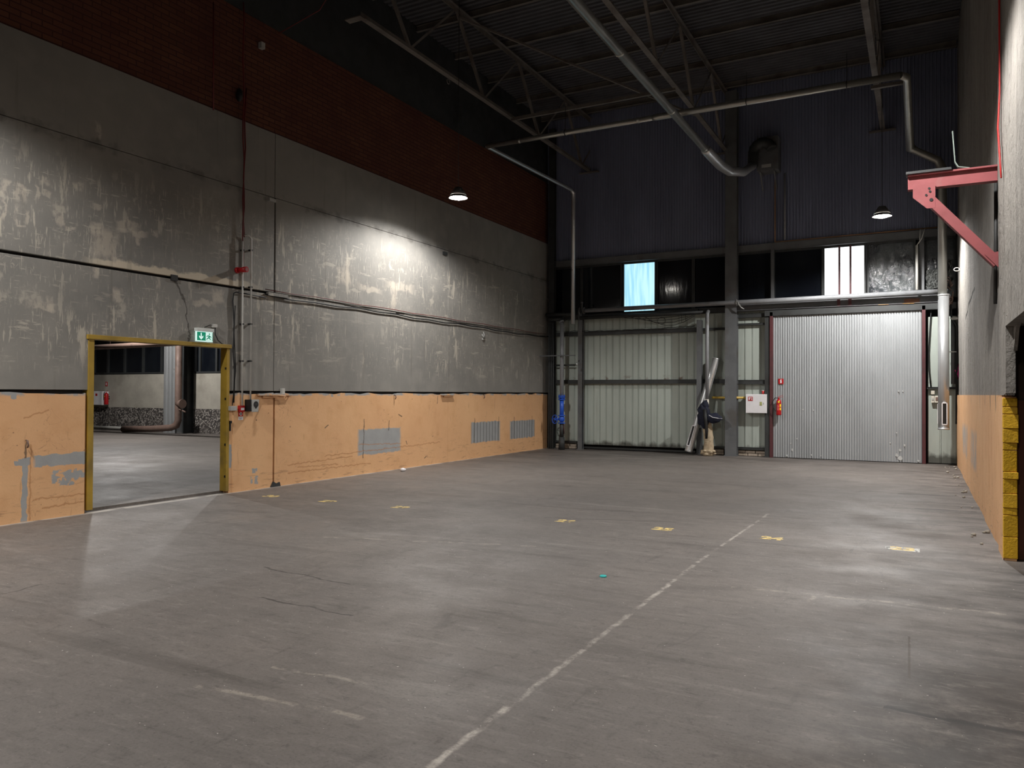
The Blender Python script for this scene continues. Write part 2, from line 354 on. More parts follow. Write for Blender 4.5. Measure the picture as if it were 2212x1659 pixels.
def rough_mat():
    t = NT('roughcast_plaster', .85, 0, .25); t.pos(); x, y, z = t.xyz()
    big = t.noise(.9, (1,1,.6), 4); st = t.noise(1.5, (1,5,.35), 5, 7, .6); fine = t.noise(9, (1,1,.7), 7, 17, .7); v = t.noise(22, (1,1,.8), 5, 27, .7)
    c = t.mix(t.ramp(big, .35, .65), lin((158,153,146)), lin((136,132,127)))
    c = t.mix(t.ramp(st, .5, .7, 0, .6), c, lin((106,102,98)))
    c = t.mix(t.ramp(fine, .55, .7, 0, .55), c, lin((92,87,82)))
    c = t.mix(t.ramp(v, .64, .7, 0, .7), c, lin((92,86,80)))
    w = t.math('MULTIPLY', t.math('SUBTRACT', t.noise(3, off=5, detail=5), .5), .2); yw = t.math('ADD', y, w)
    p = at(2100, 622, 0, XR); q = at(2080, 690, 0, XR)
    c = t.mix(t.math('MULTIPLY', t.seg(yw, z, (p.y, p.z), (q.y, q.z), .03), .9), c, lin((50,46,44)))
    t.color(c); t.bump(t.math('ADD', t.math('ADD', fine, t.math('MULTIPLY', v, .4)), t.math('MULTIPLY', st, .8)), 1.0, .06); return t.m
def clad_mat(name, rgb, dirt, low=True, rough=.5):
    t = NT(name, rough, .1, .4); t.pos(); x, y, z = t.xyz()
    f = t.noise(1.6, (1,1,.4), 4); st = t.noise(2.2, (4,1,.25), 5, 5, .6)
    c = t.mix(t.ramp(f, .35, .65), lin(rgb), tuple(k*.85 for k in lin(rgb)[:3])+(1,))
    c = t.mix(t.ramp(st, .55, .75, 0, .35), c, lin(dirt))
    if low:
        d = t.math('ADD', t.ramp(z, .42, .05), t.math('MULTIPLY', t.noise(5, (1,1,.6), 6, 15), .9)); c = t.mix(t.ramp(d, .85, 1.15, 0, .85), c, lin((60,58,52)))
        ru = t.noise(4, off=25, detail=5); zz = t.ramp(t.math('ABSOLUTE', t.math('SUBTRACT', z, 1.98)), .14, .03)
        c = t.mix(t.math('MULTIPLY', zz, t.ramp(ru, .55, .65, 0, .8)), c, lin((98,66,46)))
    t.color(c); t.bump(t.noise(3, (1,1,.5), 3, 35), .15, .02); return t.m

m_floor = floor_mat(); m_wall = wall_mat(); m_orL = orange_mat('orange_paint', 'L'); m_orR = orange_mat('orange_paint_rough', 'R')
m_brick = brick_mat(); m_rough = rough_mat()
m_dark = simple('dark_gap', (24,22,21), .9, obj=False)
m_clad = clad_mat('green_grey_cladding', (176,184,176), (128,132,124))
m_clad2 = clad_mat('dark_upper_cladding', (122,128,150), (84,88,104), low=False, rough=.55)
m_gate = clad_mat('galvanised_gate_sheet', (166,169,171), (134,137,138), low=False, rough=.42)
m_deck = simple('roof_deck', (94,94,98), .6, .2, .2, 1.2, obj=False, dirt=(76,74,74))
m_steel = simple('grey_painted_steel', (104,106,108), .55, .15, .15, 2.2, obj=False, dirt=(82,78,74))
m_steel_dk = simple('dark_painted_steel', (58,60,60), .55, .15, .15, 2.2, obj=False, dirt=(40,38,36))
m_truss = simple('truss_steel', (118,112,106), .6, .2, .2, 2, obj=False, dirt=(76,66,58))
m_galv = simple('galvanised_duct', (176,176,170), .36, .8, .05, 3)
m_galv2 = simple('galvanised_duct_bright', (205,207,208), .33, .7, .04, 3)
m_pipe = simple('grey_painted_pipe', (142,144,147), .5, .1, .12, 4, dirt=(96,92,88))
m_pipe_w = simple('white_conduit', (196,194,188), .45, 0, .08, 4)
m_black = simple('black_rubber', (20,20,21), .55)
m_redcab = simple('red_cable', (190,34,30), .5)
m_dkred = simple('dark_red_cable', (104,24,24), .5)
m_red = simple('fire_red_paint', (176,22,28), .3, 0, .06)
m_dred = simple('oxide_red_steel', (88,46,49), .5, .05, .12, 4, dirt=(66,38,40))
m_pinkred = simple('faded_red_primer', (152,80,82), .6, .05, .14, 3.5, obj=False, dirt=(142,104,100), bumpk=.1)
m_white = simple('white_enamel', (226,224,226), .4, 0, .04)
m_offw = simple('off_white_plastic', (206,200,186), .45, 0, .05)
m_grbox = simple('grey_plastic', (168,168,164), .45, 0, .06)
m_yel = simple('yellow_steel_paint', (172,140,50), .5, .05, .2, 2.5, obj=False, dirt=(120,100,50))
m_ybrick = simple('yellow_painted_brick', (226,176,30), .6, 0, .14, 6, obj=False, bumpk=.6)
m_ypipe = simple('yellow_gas_pipe', (216,180,80), .45, 0, .1, 5)
m_brown = simple('brown_pipe', (120,98,88), .6, .05, .15, 4, dirt=(80,66,60))
m_blue = simple('blue_valve_paint', (40,92,206), .35, .05, .1, 5)
m_navy = simple('navy_cloth', (17,23,46), .8, 0, .2, 9, bumpk=.5)
m_wrap = simple('cream_wrapping', (196,178,150), .85, 0, .15, 7, bumpk=.8, dirt=(150,130,104))
m_brickf = simple('whitewashed_brick', (186,172,156), .85, 0, .2, 8, obj=False, bumpk=.6, dirt=(120,100,86))
m_conc = simple('far_room_concrete', (176,170,158), .85, 0, .14, 1.4, obj=False, bumpk=.4, dirt=(142,136,124))
m_lamp = emit('lamp_glow', (255,250,240), 60)
m_mlamp = simple('lamp_aluminium', (150,150,150), .35, .7)
m_green = emit('exit_green', (0,140,105), .8)
m_exw = emit('exit_white', (215,245,235), .95)
m_green_d = simple('exit_housing', (222,226,222), .4)
m_num = None
def glass_dark():
    t = NT('dark_window_film', .09, 0, .6); t.pos(); f = t.noise(1.5, (1,1,.5), 3)
    t.color(t.mix(t.ramp(f, .4, .7), lin((17,20,26)), lin((27,31,36))))
    n = t.noise(5, (3,1,.6), 3, 5); t.bump(n, .06, .02); return t.m
def film():
    t = NT('crinkled_film', .16, 0, .7); t.pos(); f = t.noise(2.2, (1,1,.8), 4)
    t.color(t.mix(t.ramp(f, .4, .65), lin((30,34,40)), lin((62,68,70))))
    n = t.noise(5, (1.6,1,1), 6, 5, .65, 1.5); t.bump(n, .55, .03); return t.m
m_glass = glass_dark(); m_film = film()
def day_glass(name, a, b, k):
    t = NT(name, .3); t.pos(); f = t.noise(2.6, (5,1,.3), 4); t.color((.02,.02,.02,1))
    c = t.mix(t.ramp(f, .4, .6), lin(a), lin(b)); t.put(t.b.inputs['Emission Color'], c); t.b.inputs['Emission Strength'].default_value = k; return t.m
m_day1 = day_glass('daylit_frosted_glass', (150,208,232), (188,232,242), 1.25)
m_day2 = day_glass('daylit_clear_glass', (244,250,255), (255,255,255), 2.4)
def roughstone():
    t = NT('pebble_dash', .9, 0, .2); t.pos()
    v = t.n('ShaderNodeTexVoronoi'); t.t.links.new(t.geo, v.inputs['Vector']); v.inputs['Scale'].default_value = 16
    c = t.mix(t.ramp(v.outputs['Distance'], .1, .6), lin((186,178,170)), lin((64,60,58)))
    c = t.mix(t.ramp(t.noise(3, detail=5), .45, .6, 0, .6), c, lin((84,78,74)))
    t.color(c); t.bump(v.outputs['Distance'], -.7, .03); return t.m
m_pebble = roughstone()
def paint_num():
    t = NT('worn_yellow_floor_paint', .6); t.pos(); f = t.noise(16, detail=5, off=3)
    t.color(t.mix(t.ramp(f, .45, .6), lin((236,206,128)), lin((190,172,124))))
    g = t.noise(26, detail=5, off=9); a = t.ramp(g, .36, .42)
    t.put(t.b.inputs['Alpha'], a); return t.m
m_num = paint_num()

# ------------------------------------------------------------------ floor
b = MB(); b.box(-34, 6, YF-.3, YB+.3, -.3, 0); o = S(b.build('floor', m_floor))
b = MB(); b.box(-34, XL-.14, YF, YB+.2, -.02, .035); o = S(b.build('floor_side_hall', m_floor)); o.name = 'floor'

# ------------------------------------------------------------------ left wall
wl = struct('wall_left')
b = MB(); 
b.box(YF, 6.18, 0, 9.7, -.29, -.06, FL); b.box(8.7, YB, 0, 9.7, -.29, -.06, FL); b.box(6.18, 8.7, 2.34, 9.7, -.29, -.06, FL)
b.build('wall_core', m_dark, wl)
seams = [YF, -6.66, -1.28, 4.10, 9.48, 14.86, YB]
b = MB()
rows = [(1.615, 3.245), (3.285, 4.885), (4.893, 5.985)]
for i in range(len(seams)-1):
    y0, y1 = seams[i], seams[i+1]
    g0 = .004 if abs(y0-14.86) < .01 else .014; g1 = .004 if abs(y1-14.86) < .01 else .014
    for r, (z0, z1) in enumerate(rows):
        Y0 = y0+(g0 if r == 1 else .004); Y1 = y1-(g1 if r == 1 else .004)
        n1 = [0., .004, -.003][r] - (.004 if i % 2 else 0)
        if r == 0 and y0 < 7 < y1:
            b.prism([(Y0, z0), (6.235, z0), (6.235, 2.32), (8.515, 2.32), (8.515, z0), (Y1, z0), (Y1, z1), (Y0, z1)], -.09, n1, FL)
        else: b.box(Y0, Y1, z0, z1, -.09, n1, FL)
b.build('concrete_panel', m_wall, wl, bevel=.006)
b = MB(); b.box(YF, YB, 5.99, 7.77, -.09, -.035, FL); b.build('brick_band', m_brick, wl)
b = MB(); b.box(YF, YB, 7.77, 9.7, -.09, -.05, FL); b.build('dark_upper_band', m_steel_dk, wl)
# mortar ledge in the long joint past the door
b = MB()
yy = 9.55
while yy < YB-.3:
    L = random.uniform(.3, .9); b.box(yy, min(yy+L, YB-.1), 3.242+random.uniform(0, .02), 3.275, -.05, -.002+random.uniform(0, .006), FL); yy += L*.98
b.build('mortar_ledge', m_wall, wl)
# orange plinth band: left run, right run split at the open joint; chipped top edge
def band(y0, y1, prof0=None, prof1=None):
    b = MB(); rnd = random.Random(int(y0*10)+3); ys = [y0]; 
    while ys[-1] < y1-.3: ys.append(ys[-1]+rnd.uniform(.1, .3))
    ys.append(y1)
    top = [(y, 1.575+rnd.uniform(-.02, .018)) for y in ys]
    b.prism([(y0, 0)] + top + [(y1, 0)], -.09, .012, FL); return b
b = band(YF, 6.17); b.prism([(XL+.012, 6.17), (XL-.03, 6.208), (XL-.3, 6.208), (XL-.3, 6.17)], 0, 1.575); b.build('orange_plinth', m_orL, wl)
b = band(8.62, 9.462); b.prism([(XL+.012, 8.62), (XL-.002, 8.61), (XL-.002, 8.54), (XL-.12, 8.54), (XL-.12, 8.62)], 0, 1.57); b.build('orange_plinth', m_orL, wl)
b = band(9.50, 14.86); b.build('orange_plinth', m_orL, wl)
b = band(14.864, YB-.12); b.build('orange_plinth', m_orL, wl)
# sill ledges painted orange at the two joints
for (ya, yb) in ((9.10, 9.85), (14.55, 15.05)):
    b = MB(); b.box(ya, yb, 1.535, 1.572, 0, .07, FL); b.box(ya+.1, ya+.42, 1.50, 1.53, 0, .05, FL); b.build('ledge', m_orL, wl, bevel=.005)
# yellow frame of the opening
d2 = struct('door_2', (XL, 7.4, 0))
b = MB(); b.box(6.212, 6.292, .035, 2.31, -.13, .012, FL); 
b.build('door_jamb', m_yel, d2, bevel=.004)
b = MB(); b.box(8.48, 8.536, .035, 2.31, -.13, .012, FL); b.build('door_jamb', m_yel, d2, bevel=.004)
b = MB(); b.box(6.19, 8.56, 2.285, 2.345, -.16, .03, FL); b.build('door_lintel', m_yel, d2, bevel=.004)
b = MB()
for z in (1.95, 1.47, .75, .25): b.box(8.468, 8.48, z, z+.035, -.02, .0, FL)
b.build('hinge_stub', m_black, d2)

# ------------------------------------------------------------------ right wall
wr = struct('wall_right')
b = MB()
# far stretch slightly set back, near pier with the low opening (Y 5.6..8.5, top 2.27)
def grid_wall(y0, y1, z0, z1, n, amp, seed, th=.3):
    b = MB(); ny = max(2, int((y1-y0)/.12)); nz = max(2, int((z1-z0)/.12)); rnd = random.Random(seed)
    ph = [rnd.uniform(0, 6) for _ in range(6)]
    vs = []
    for i in range(ny+1):
        for k in range(nz+1):
            y = y0+(y1-y0)*i/ny; z = z0+(z1-z0)*k/nz
            d = amp*(.5*sin(y*2.1+ph[0])+.3*sin(y*5.3+z*.7+ph[1])+.25*sin(z*2.7+y+ph[2])+.3*rnd.uniform(-1, 1))
            vs.append(FRt.p(y, z, n+d))
    fs = [(i*(nz+1)+k, (i+1)*(nz+1)+k, (i+1)*(nz+1)+k+1, i*(nz+1)+k+1) for i in range(ny) for k in range(nz)]
    b.add(vs, fs, True)
    b.box(y0, y1, z0, z1, -th, n-amp*1.6, FRt); return b
grid_wall(9.36, YB, 1.6, 9.7, -.03, .014, 1).build('plaster_wall', m_rough, wr)
grid_wall(8.6, 9.34, 1.6, 9.7, 0, .008, 2, .07).build('plaster_pier', m_rough, wr)
grid_wall(5.4, 8.6, 2.27, 9.7, 0, .008, 3).build('plaster_wall', m_rough, wr)
grid_wall(YF, 5.4, 1.6, 9.7, 0, .008, 4).build('plaster_wall', m_rough, wr)
grid_wall(9.36, YB, 0, 1.6, -.01, .01, 5).build('orange_plinth', m_orR, wr)
grid_wall(8.80, 9.345, 0, 1.585, .012, .006, 6, .1).build('orange_plinth', m_orR, wr)
b = MB(); b.box(YF, 5.4, 0, 1.6, -.3, .01, FRt); b.build('orange_plinth', m_orR, wr)
# cut concrete soffit, splayed at the corner
b = MB(); b.prism([(8.595, 2.27), (8.59, 1.62), (8.8, 1.6), (8.7, 2.35), (8.5, 2.35)], -.075, .004, FRt)
b.prism([(8.59, 2.27), (8.2, 2.27), (8.4, 2.22), (8.59, 2.02)], -.09, -.06, FRt)
b.box(5.4, 8.6, 2.255, 2.34, -.14, .006, FRt); b.build('cut_reveal', m_rough, wr)
# yellow brick reveal: courses with open, chipped joints
b = MB(); z = .02; rnd = random.Random(5)
while z < 1.56:
    h = rnd.choice((.068, .14, .14, .07, .21)); h = min(h, 1.575-z)
    y0 = 8.78+rnd.uniform(-.004, .004); x1 = XR+.110+rnd.uniform(-.006, .006)
    vs = [(XR-.012, y0), (x1, y0+rnd.uniform(-.01, .02)), (x1, 8.85), (XR-.012, 8.85)]
    b.prism(vs, z+.003, z+h-.001); z += h
b.build('yellow_brick_jamb', m_ybrick, wr, bevel=.006)
# dark room beyond the opening
b = MB(); b.box(.8, 4.5, 8.95, 9.1, 0, 3); b.box(4.4, 4.6, 5.2, 9.1, 0, 3); b.box(1.02, 4.5, 5.2, 5.4, 0, 3); b.box(.8, 4.6, 5.2, 9.1, 2.5, 2.7)
b.build('dark_side_room', simple('dark_room_paint', (70,54,46), .8, obj=False), wr)
b = MB(); b.box(.82, 3.6, 8.93, 8.95, 0, 1.55); b.build('brown_dado', simple('brown_dado', (104,58,40), .7, obj=False), wr)

# ------------------------------------------------------------------ front (behind the camera), side hall shell, ceiling
wf = MB(); wf.box(-34, 6, YF-.3, YF, 0, 9.7); S(wf.build('wall_front', m_rough))
b = MB(); b.box(-34.3, -34, YF, YB+.3, 0, 9.7); S(b.build('wall_side_hall', m_conc)).name = 'wall_far_left'
ce = struct('ceiling', (0,0,ZC))
prof = []; y = YF
while y < YB:
    prof += [(y, .0), (y+.07, .0), (y+.085, .05), (y+.135, .05)]; y += .15
fr = Fr((0,0,ZC), (0,1,0), (1,0,0), (0,0,1))
b = MB(); b.sheet(prof, XL-.6, XR+.4, fr, back=-.01); b.box(-34, 6, YF, YB+.3, ZC+.1, ZC+.3); b.build('roof_deck', m_deck, ce)
b = MB()
for y in [YF+.8+1.55*i for i in range(21)]:
    b.box(XL-.05, XR, y, y+.07, ZC-.13, ZC-.12); b.box(XL-.05, XR, y+.03, y+.04, ZC-.12, ZC-.01); b.box(XL-.05, XR, y, y+.07, ZC-.012, ZC)
b.build('roof_purlin', m_truss, ce)
b = MB(); b.box(-34, XL-.29, YF, YB+.3, 6.2, 6.4); S(b.build('ceiling', m_steel_dk))

# ------------------------------------------------------------------ back wall
wb = struct('wall_back', (0,YB,0))
def Bp(u, v, Y=YB): p = at(u, v, 1, Y); return p.x, p.z
def bx(u, Y=YB, v=850): return at(u, v, 1, Y).x
b = MB(); b.box(-34, 3, 0, 9.7, -.5, -.16, FB); b.build('wall_core', m_dark, wb)
GX0, GX1 = Bp(1671.7, 800)[0], Bp(1991.7, 800)[0]
def panel_profile(x0, x1, pitch=.178, seed=1):
    pr = [(x0, 0)]; x = x0; rnd = random.Random(seed); k = 0
    while x < x1-.2:
        w = pitch*rnd.choice((.9, 1.0, 1.1)); x += w
        pr += [(x-.035, 0), (x-.03, -.012), (x-.02, -.012), (x-.015, 0), (x-.006, 0), (x-.003, -.02), (x, -.02), (x+.003, 0)]
    pr.append((x1, 0)); return pr
for j, (a, c_, zz) in enumerate([(XL+.1, GX0-.12, 3.74), (GX1+.12, XR, 3.42)]):
    b = MB(); b.sheet(panel_profile(a, c_, .19 if j == 0 else .3, j), .14 if j == 0 else .02, zz, FB); b.build('sandwich_panel', m_clad, wb)
# brick footing
b = MB(); rnd = random.Random(9)
for (xa, xb) in ((-9.45, -8.75), (-5.25, -4.55), (-4.18, -3.5)):
    for r in range(2):
        x = xa - rnd.uniform(0, .1)
        while x < xb:
            w = min(.25, xb-x); b.box(max(x, xa), x+w-.012, .01+r*.07, .07+r*.07, -.02, .045+rnd.uniform(-.01, .01), FB); x += .255
b.build('brick_footing', m_brickf, wb, bevel=.006)
# upper corrugated cladding and its lap
pr = []; x = XL-.05
while x < XR+.05: pr += [(x, 0), (x+.03, 0), (x+.038, .022), (x+.068, .022)]; x += .076
b = MB(); b.sheet(pr, 5.45, 7.3, FB); b.build('corrugated_cladding', m_clad2, wb)
pr2 = [(u, n+.02) for u, n in pr]
b = MB(); b.sheet(pr2, 7.26, 9.65, FB); b.build('corrugated_cladding', m_clad2, wb)
# girts: channel rails behind the posts
def girt(x0, x1, z, h=.11, d=.1, mat=m_steel_dk, name='girt'):
    b = MB(); b.box(x0, x1, z-h/2, z-h/2+.012, .0, d, FB); b.box(x0, x1, z+h/2-.012, z+h/2, 0, d, FB); b.box(x0, x1, z-h/2, z+h/2, d-.02, d-.01, FB); return b.build(name, mat, wb)
girt(XL+.1, -4.5, 1.93); girt(-4.2, GX0-.05, 1.91); girt(GX1+.1, XR, 1.76, .05)
girt(XL+.1, -5.25, 3.31); girt(-5.2, -4.5, 3.31, .06); girt(-4.2, GX0-.05, 3.40, .05)
girt(XL+.1, -5.2, 3.78, .12, .2); girt(-5.2, -4.5, 3.80, .14, .12); girt(-4.2, GX0-.05, 3.62, .1, .1)
girt(XL+.1, XR, 5.36, .17, .12, m_steel, 'lintel_girt')
girt(XL+.1, -8.72, .2, .05); girt(-5.2, -4.5, .2, .05); girt(-4.2, GX0-.05, .2, .06); girt(-8.6, -5.3, .06, .04, .06)
# gate header: pale channel above a dark beam
b = MB(); b.box(-4.2, .5, 3.74, 3.75, 0, .2, FB); b.box(-4.2, .5, 3.93, 3.94, 0, .2, FB); b.box(-4.2, .5, 3.75, 3.93, .16, .17, FB); b.box(-4.2, .5, 3.83, 3.845, .17, .18, FB)
b.build('header_channel', m_steel, wb)
b = MB(); b.box(-.35, -.03, 3.76, 3.85, .181, .186, FB); b.build('rust_patch', simple('rust_brown', (120,82,62), .8), wb)
b = MB(); b.box(GX0-.2, XR, 3.58, 3.72, 0, .17, FB); b.build('gate_header', m_steel_dk, wb)
b = MB(); b.box(-.9, -.68, 3.735, 3.745, .17, .2, FB); b.box(-.38, -.14, 3.735, 3.75, .17, .2, FB); b.build('wood_sliver', simple('pale_wood', (214,170,110), .6), wb)

# windows ---------------------------------------------------------------
ZW0, ZW1 = 3.9, 5.25
bays = [(XL+.12, bx(1253)), (bx(1258), bx(1340)), (bx(1347), bx(1413.5)), (bx(1420), bx(1494)), (bx(1500), bx(1566)), (bx(1594), bx(1664)),
        (bx(1673), bx(1775)), (bx(1781), bx(1867)), (bx(1877), bx(1975)), (bx(1998), XR)]
for i, (x0, x1) in enumerate(bays):
    w = struct('window_%d' % (i+1), ((x0+x1)/2, YB, ZW0))
    m = {2: m_day1, 7: m_day2, 8: m_film, 9: m_film}.get(i, m_glass)
    b = MB(); b.box(x0, x1, ZW0-.02, ZW1-.02, -.06, -.045, FB); b.build('pane', m, w)
    b = MB(); t_ = .035
    b.box(x0-t_, x0, ZW0-.05, ZW1, -.06, .0, FB); b.box(x1, x1+t_, ZW0-.05, ZW1, -.06, .0, FB); b.box(x0, x1, ZW1-.03, ZW1, -.06, 0, FB); b.box(x0, x1, ZW0-.05, ZW0-.01, -.06, 0, FB)
    b.build('window_frame', m_steel_dk, w, bevel=.003)
    if i == 7:
        for u in (1813.5, 1837.5):
            X = bx(u); b = MB(); b.box(X-.022, X+.022, 3.78, ZW1, .0, .04, FB); b.prism([(X-.035, 3.76), (X+.035, 3.76), (X+.035, 3.9), (X+.022, 3.95), (X-.022, 3.95), (X-.035, 3.9)], .17, .2, FB)
            b.build('mullion', m_dred, w)
b = MB(); b.box(XL, XR, 5.25, 5.46, -.06, .004, FB); b.build('window_head', m_steel_dk, wb)

# gate door_1 -------------------------------------------------------------
g = struct('door_1', ((GX0+GX1)/2, YB-.12, 0))
pr = []; x = GX0+.006; n = 58; P_ = (GX1-GX0-.012)/n
for i in range(n):
    k = 0 if i % 2 else .003
    pr += [(x, .118+k), (x+P_*.40, .118+k), (x+P_*.46, .112), (x+P_*.74, .112), (x+P_*.78, .092), (x+P_*.93, .092), (x+P_*.97, .118+k)]; x += P_
pr.append((x, .118))
b = MB(); b.sheet(pr, .015, 1.60, FB); b.build('corrugated_sheet', m_gate, g)
b = MB(); b.sheet([(u, c-.009) for u, c in pr], 1.585, 3.575, FB); b.build('corrugated_sheet', m_gate, g)
b = MB(); b.box(GX0-.075, GX0, 0, 3.68, .02, .17, FB); b.build('gate_post', m_dred, g, bevel=.004)
b = MB(); b.box(GX1, GX1+.075, 0, 3.68, .02, .17, FB); b.build('gate_post', m_dred, g, bevel=.004)
b = MB(); rnd = random.Random(4)
for (u, v, s) in [(1700,984,5),(1712,972,5),(1708,958,3),(1721,948,3),(1735,885,4),(1757,886,4),(1753,983,3),(1773,985,3),(1942,845,4),(1950,845,3),(1938,984,7),(1945,972,5),(1954,962,4),(1923,957,3),(1984,1000,5),(1944,990,8),(1937,935,3)]:
    X, Z = Bp(u, v, YB-.13); Z = max(Z, .06); r = s*.006
    pts = [(X+r*cos(a)*rnd.uniform(.5, 1.2), Z+1.3*r*sin(a)*rnd.uniform(.5, 1.2)) for a in [k*pi/3 for k in range(6)]]
    b.prism(pts, .122, .127, FB)
b.build('bent_metal_flake', simple('bright_bent_metal', (214,216,214), .3, .3), g)

# ------------------------------------------------------------------ steel posts and columns (own things)
def hcol(x0, x1, y0, z1, label, mat=m_steel, name='steel_column', depth=.22, z0=0):
    "I section: front and back flange, web, base plate"
    t = thing(name, ((x0+x1)/2, y0+depth/2, z0), label, 'column'); xm = (x0+x1)/2
    b = MB(); b.box(x0, x1, y0, y0+.014, z0, z1); b.box(x0, x1, y0+depth-.014, y0+depth, z0, z1); b.box(xm-.006, xm+.006, y0+.01, y0+depth-.01, z0, z1)
    b.build('steel_section', mat, t)
    if z0 == 0:
        b = MB(); b.box(x0-.02, x1+.015, y0-.02, y0+depth-.01, 0, .02); b.build('base_plate', mat, t)
    return t
Yp = YB-.24
hcol(bx(1567, Yp), bx(1592, Yp), Yp-.06, 9.45, 'wide grey steel column rising full height beside the fire hose cabinet')
hcol(bx(1248, Yp), bx(1257, Yp), Yp, 3.95, 'slim grey steel post between the blue valve pipe and the big cladding bay', depth=.14)
hcol(bx(1504.5, Yp), bx(1515, Yp), Yp, 3.55, 'slim grey steel post behind the leaning duct', depth=.14)
hcol(bx(1184, Yp), bx(1196, Yp), Yp, 9.3, 'dark steel corner post at the end of the orange left wall', m_steel_dk, depth=.14)
hcol(bx(1652, YB-.14), bx(1663, YB-.14), YB-.14, 3.55, 'dark grey steel post between the hose cabinet and the gate', m_steel_dk, depth=.1)
t = thing('window_post', (bx(1670), YB-.12, 3.72), 'thin grey upright between dark windows above left edge of the gate', 'post')
b = MB(); b.box(bx(1667), bx(1673), 3.73, 5.45, .03, .12, FB); b.build('upright', m_steel, t)
t = thing('window_post', (bx(1992), YB-.12, 3.72), 'pale dusty upright above the right red gate post', 'post')
b = MB(); b.box(bx(1986), bx(1997), 3.73, 5.45, .03, .16, FB); b.build('upright', m_steel, t)

# ------------------------------------------------------------------ pipes on the back wall
Y1 = YB-.38
def flange(b, c, axis, r, w):
    c = Vector(c); a = Vector(axis).normalized(); b.tube([c-a*w/2, c+a*w/2], r, 14)
p0, p1 = at(1262, 676, 1, Y1), at(2026, 633, 1, Y1)
t = thing('heating_pipe', ((p0.x+p1.x)/2, Y1, p0.z), 'long grey pipe running across the back wall under the windows', 'pipe')
b = MB(); b.tube([(p0.x, Y1, 3.93), (p1.x+.1, Y1, 3.96)], .058, 14); b.build('pipe_run', m_pipe, t)
b = MB()
for x in (-8.5, -8.38): b.tube([(x-.015, Y1, 3.93), (x+.015, Y1, 3.93)], .095, 14)
b.tube([(-8.44, Y1, 3.93), (-8.44, Y1, 4.14)], .022, 8); b.ellipsoid((-8.44, Y1, 4.16), (.04,.04,.03)); b.build('flange', m_steel, t)
b = MB()
for k in range(3):
    b.tube([(-4.14+.03*k, Y1-.07, 4.0-.05*k), (-4.1+.03*k, Y1-.075, 3.88-.04*k), (-4.02+.03*k, Y1-.05, 3.8-.02*k)], .008, 6)
b.tube([(-4.16, Y1+.12*cos(a)*.6, 3.94+.075*sin(a)) for a in [i*pi/8 for i in range(17)]], .007, 6)
b.build('wire_hanger', m_grbox, t)
p = at(1530, 860, 1, Y1)
t = thing('heating_pipe', (p.x, Y1, .9), 'grey pipe running lower along the back wall then dropping vertically behind the leaning duct', 'pipe')
b = MB(); Yd = YB-.46; xd = at(1527.5, 760, 1, Yd).x
b.tube([(-8.55, Y1+.12, 3.74), (xd-.15, Y1+.12, 3.75)], .05, 12); b.build('pipe_run', m_steel_dk, t)
b = MB(); b.tube([(xd-.02, Y1+.12, 3.75), (xd, Y1+.02, 3.75), (xd, Yd, 3.66), (xd, Yd, 1.45)], .045, 12); b.build('drop_pipe', m_pipe, t)
b = MB(); b.tube([(xd, Yd, 1.46), (xd-.01, Yd, 1.2)], .055, 12, rr=[.05, .062]); b.build('pipe_sleeve', m_offw, t)
# wrapped stub below with navy cloth hanging on it
t = thing('wrapped_pipe_stub', (xd+.03, Yd, 0), 'cream cloth wrapped pipe stub standing on the floor under the navy jacket', 'pipe stub')
b = MB(); rnd = random.Random(3); zs = [i/14*.92 for i in range(15)]
pts = [(xd+.03+.03*sin(z*4)-.04*z, Yd, z) for z in zs]
b.tube(pts, .1, 14, rr=[.135+.01*rnd.uniform(-1, 1)-.02*z for z in zs]); b.build('wrapping', m_wrap, t)
b = MB(); rnd = random.Random(13)
for k in range(16):
    a = rnd.uniform(0, 6.28); b.ellipsoid((xd+.04+.15*cos(a), Yd+.11*sin(a)-.02, rnd.uniform(.03, .15)), (.06, .04, .03), 8, 5)
b.build('frayed_skirt', m_wrap, t)
t = thing('work_jacket', (xd, Yd-.1, .45), 'navy work jacket hanging on the pipe beside the leaning duct', 'jacket')
b = MB()
fn = lambda d: 1+.10*sin(d.x*9+d.z*5)+.08*sin(d.z*13+d.x*4)
b.ellipsoid((xd-.06, Yd-.10, 1.05), (.17, .09, .33), 22, 16, fn); b.ellipsoid((xd-.02, Yd-.10, 1.3), (.09, .07, .14), 18, 12, fn); b.build('jacket_body', m_navy, t)
b = MB(); b.ellipsoid((xd+.17, Yd-.12, .98), (.25, .08, .13), 20, 12, fn); b.build('sleeve', m_navy, t)
b = MB(); b.tube([(xd-.02, Yd-.18, 1.2), (xd+.02, Yd-.2, .9), (xd+.04, Yd-.2, .65), (xd+.03, Yd-.19, .45)], .035, 10, rr=[.05, .045, .04, .03]); b.build('sleeve', m_black, t)
b = MB(); b.tube([(xd+.10, Yd-.215, 1.06), (xd+.2, Yd-.215, 1.0), (xd+.34, Yd-.2, .98)], .008, 6); b.tube([(xd+.34, Yd-.2, .98), (xd+.44, Yd-.2, .97)], .004, 6); b.build('white_trim', m_white, t)
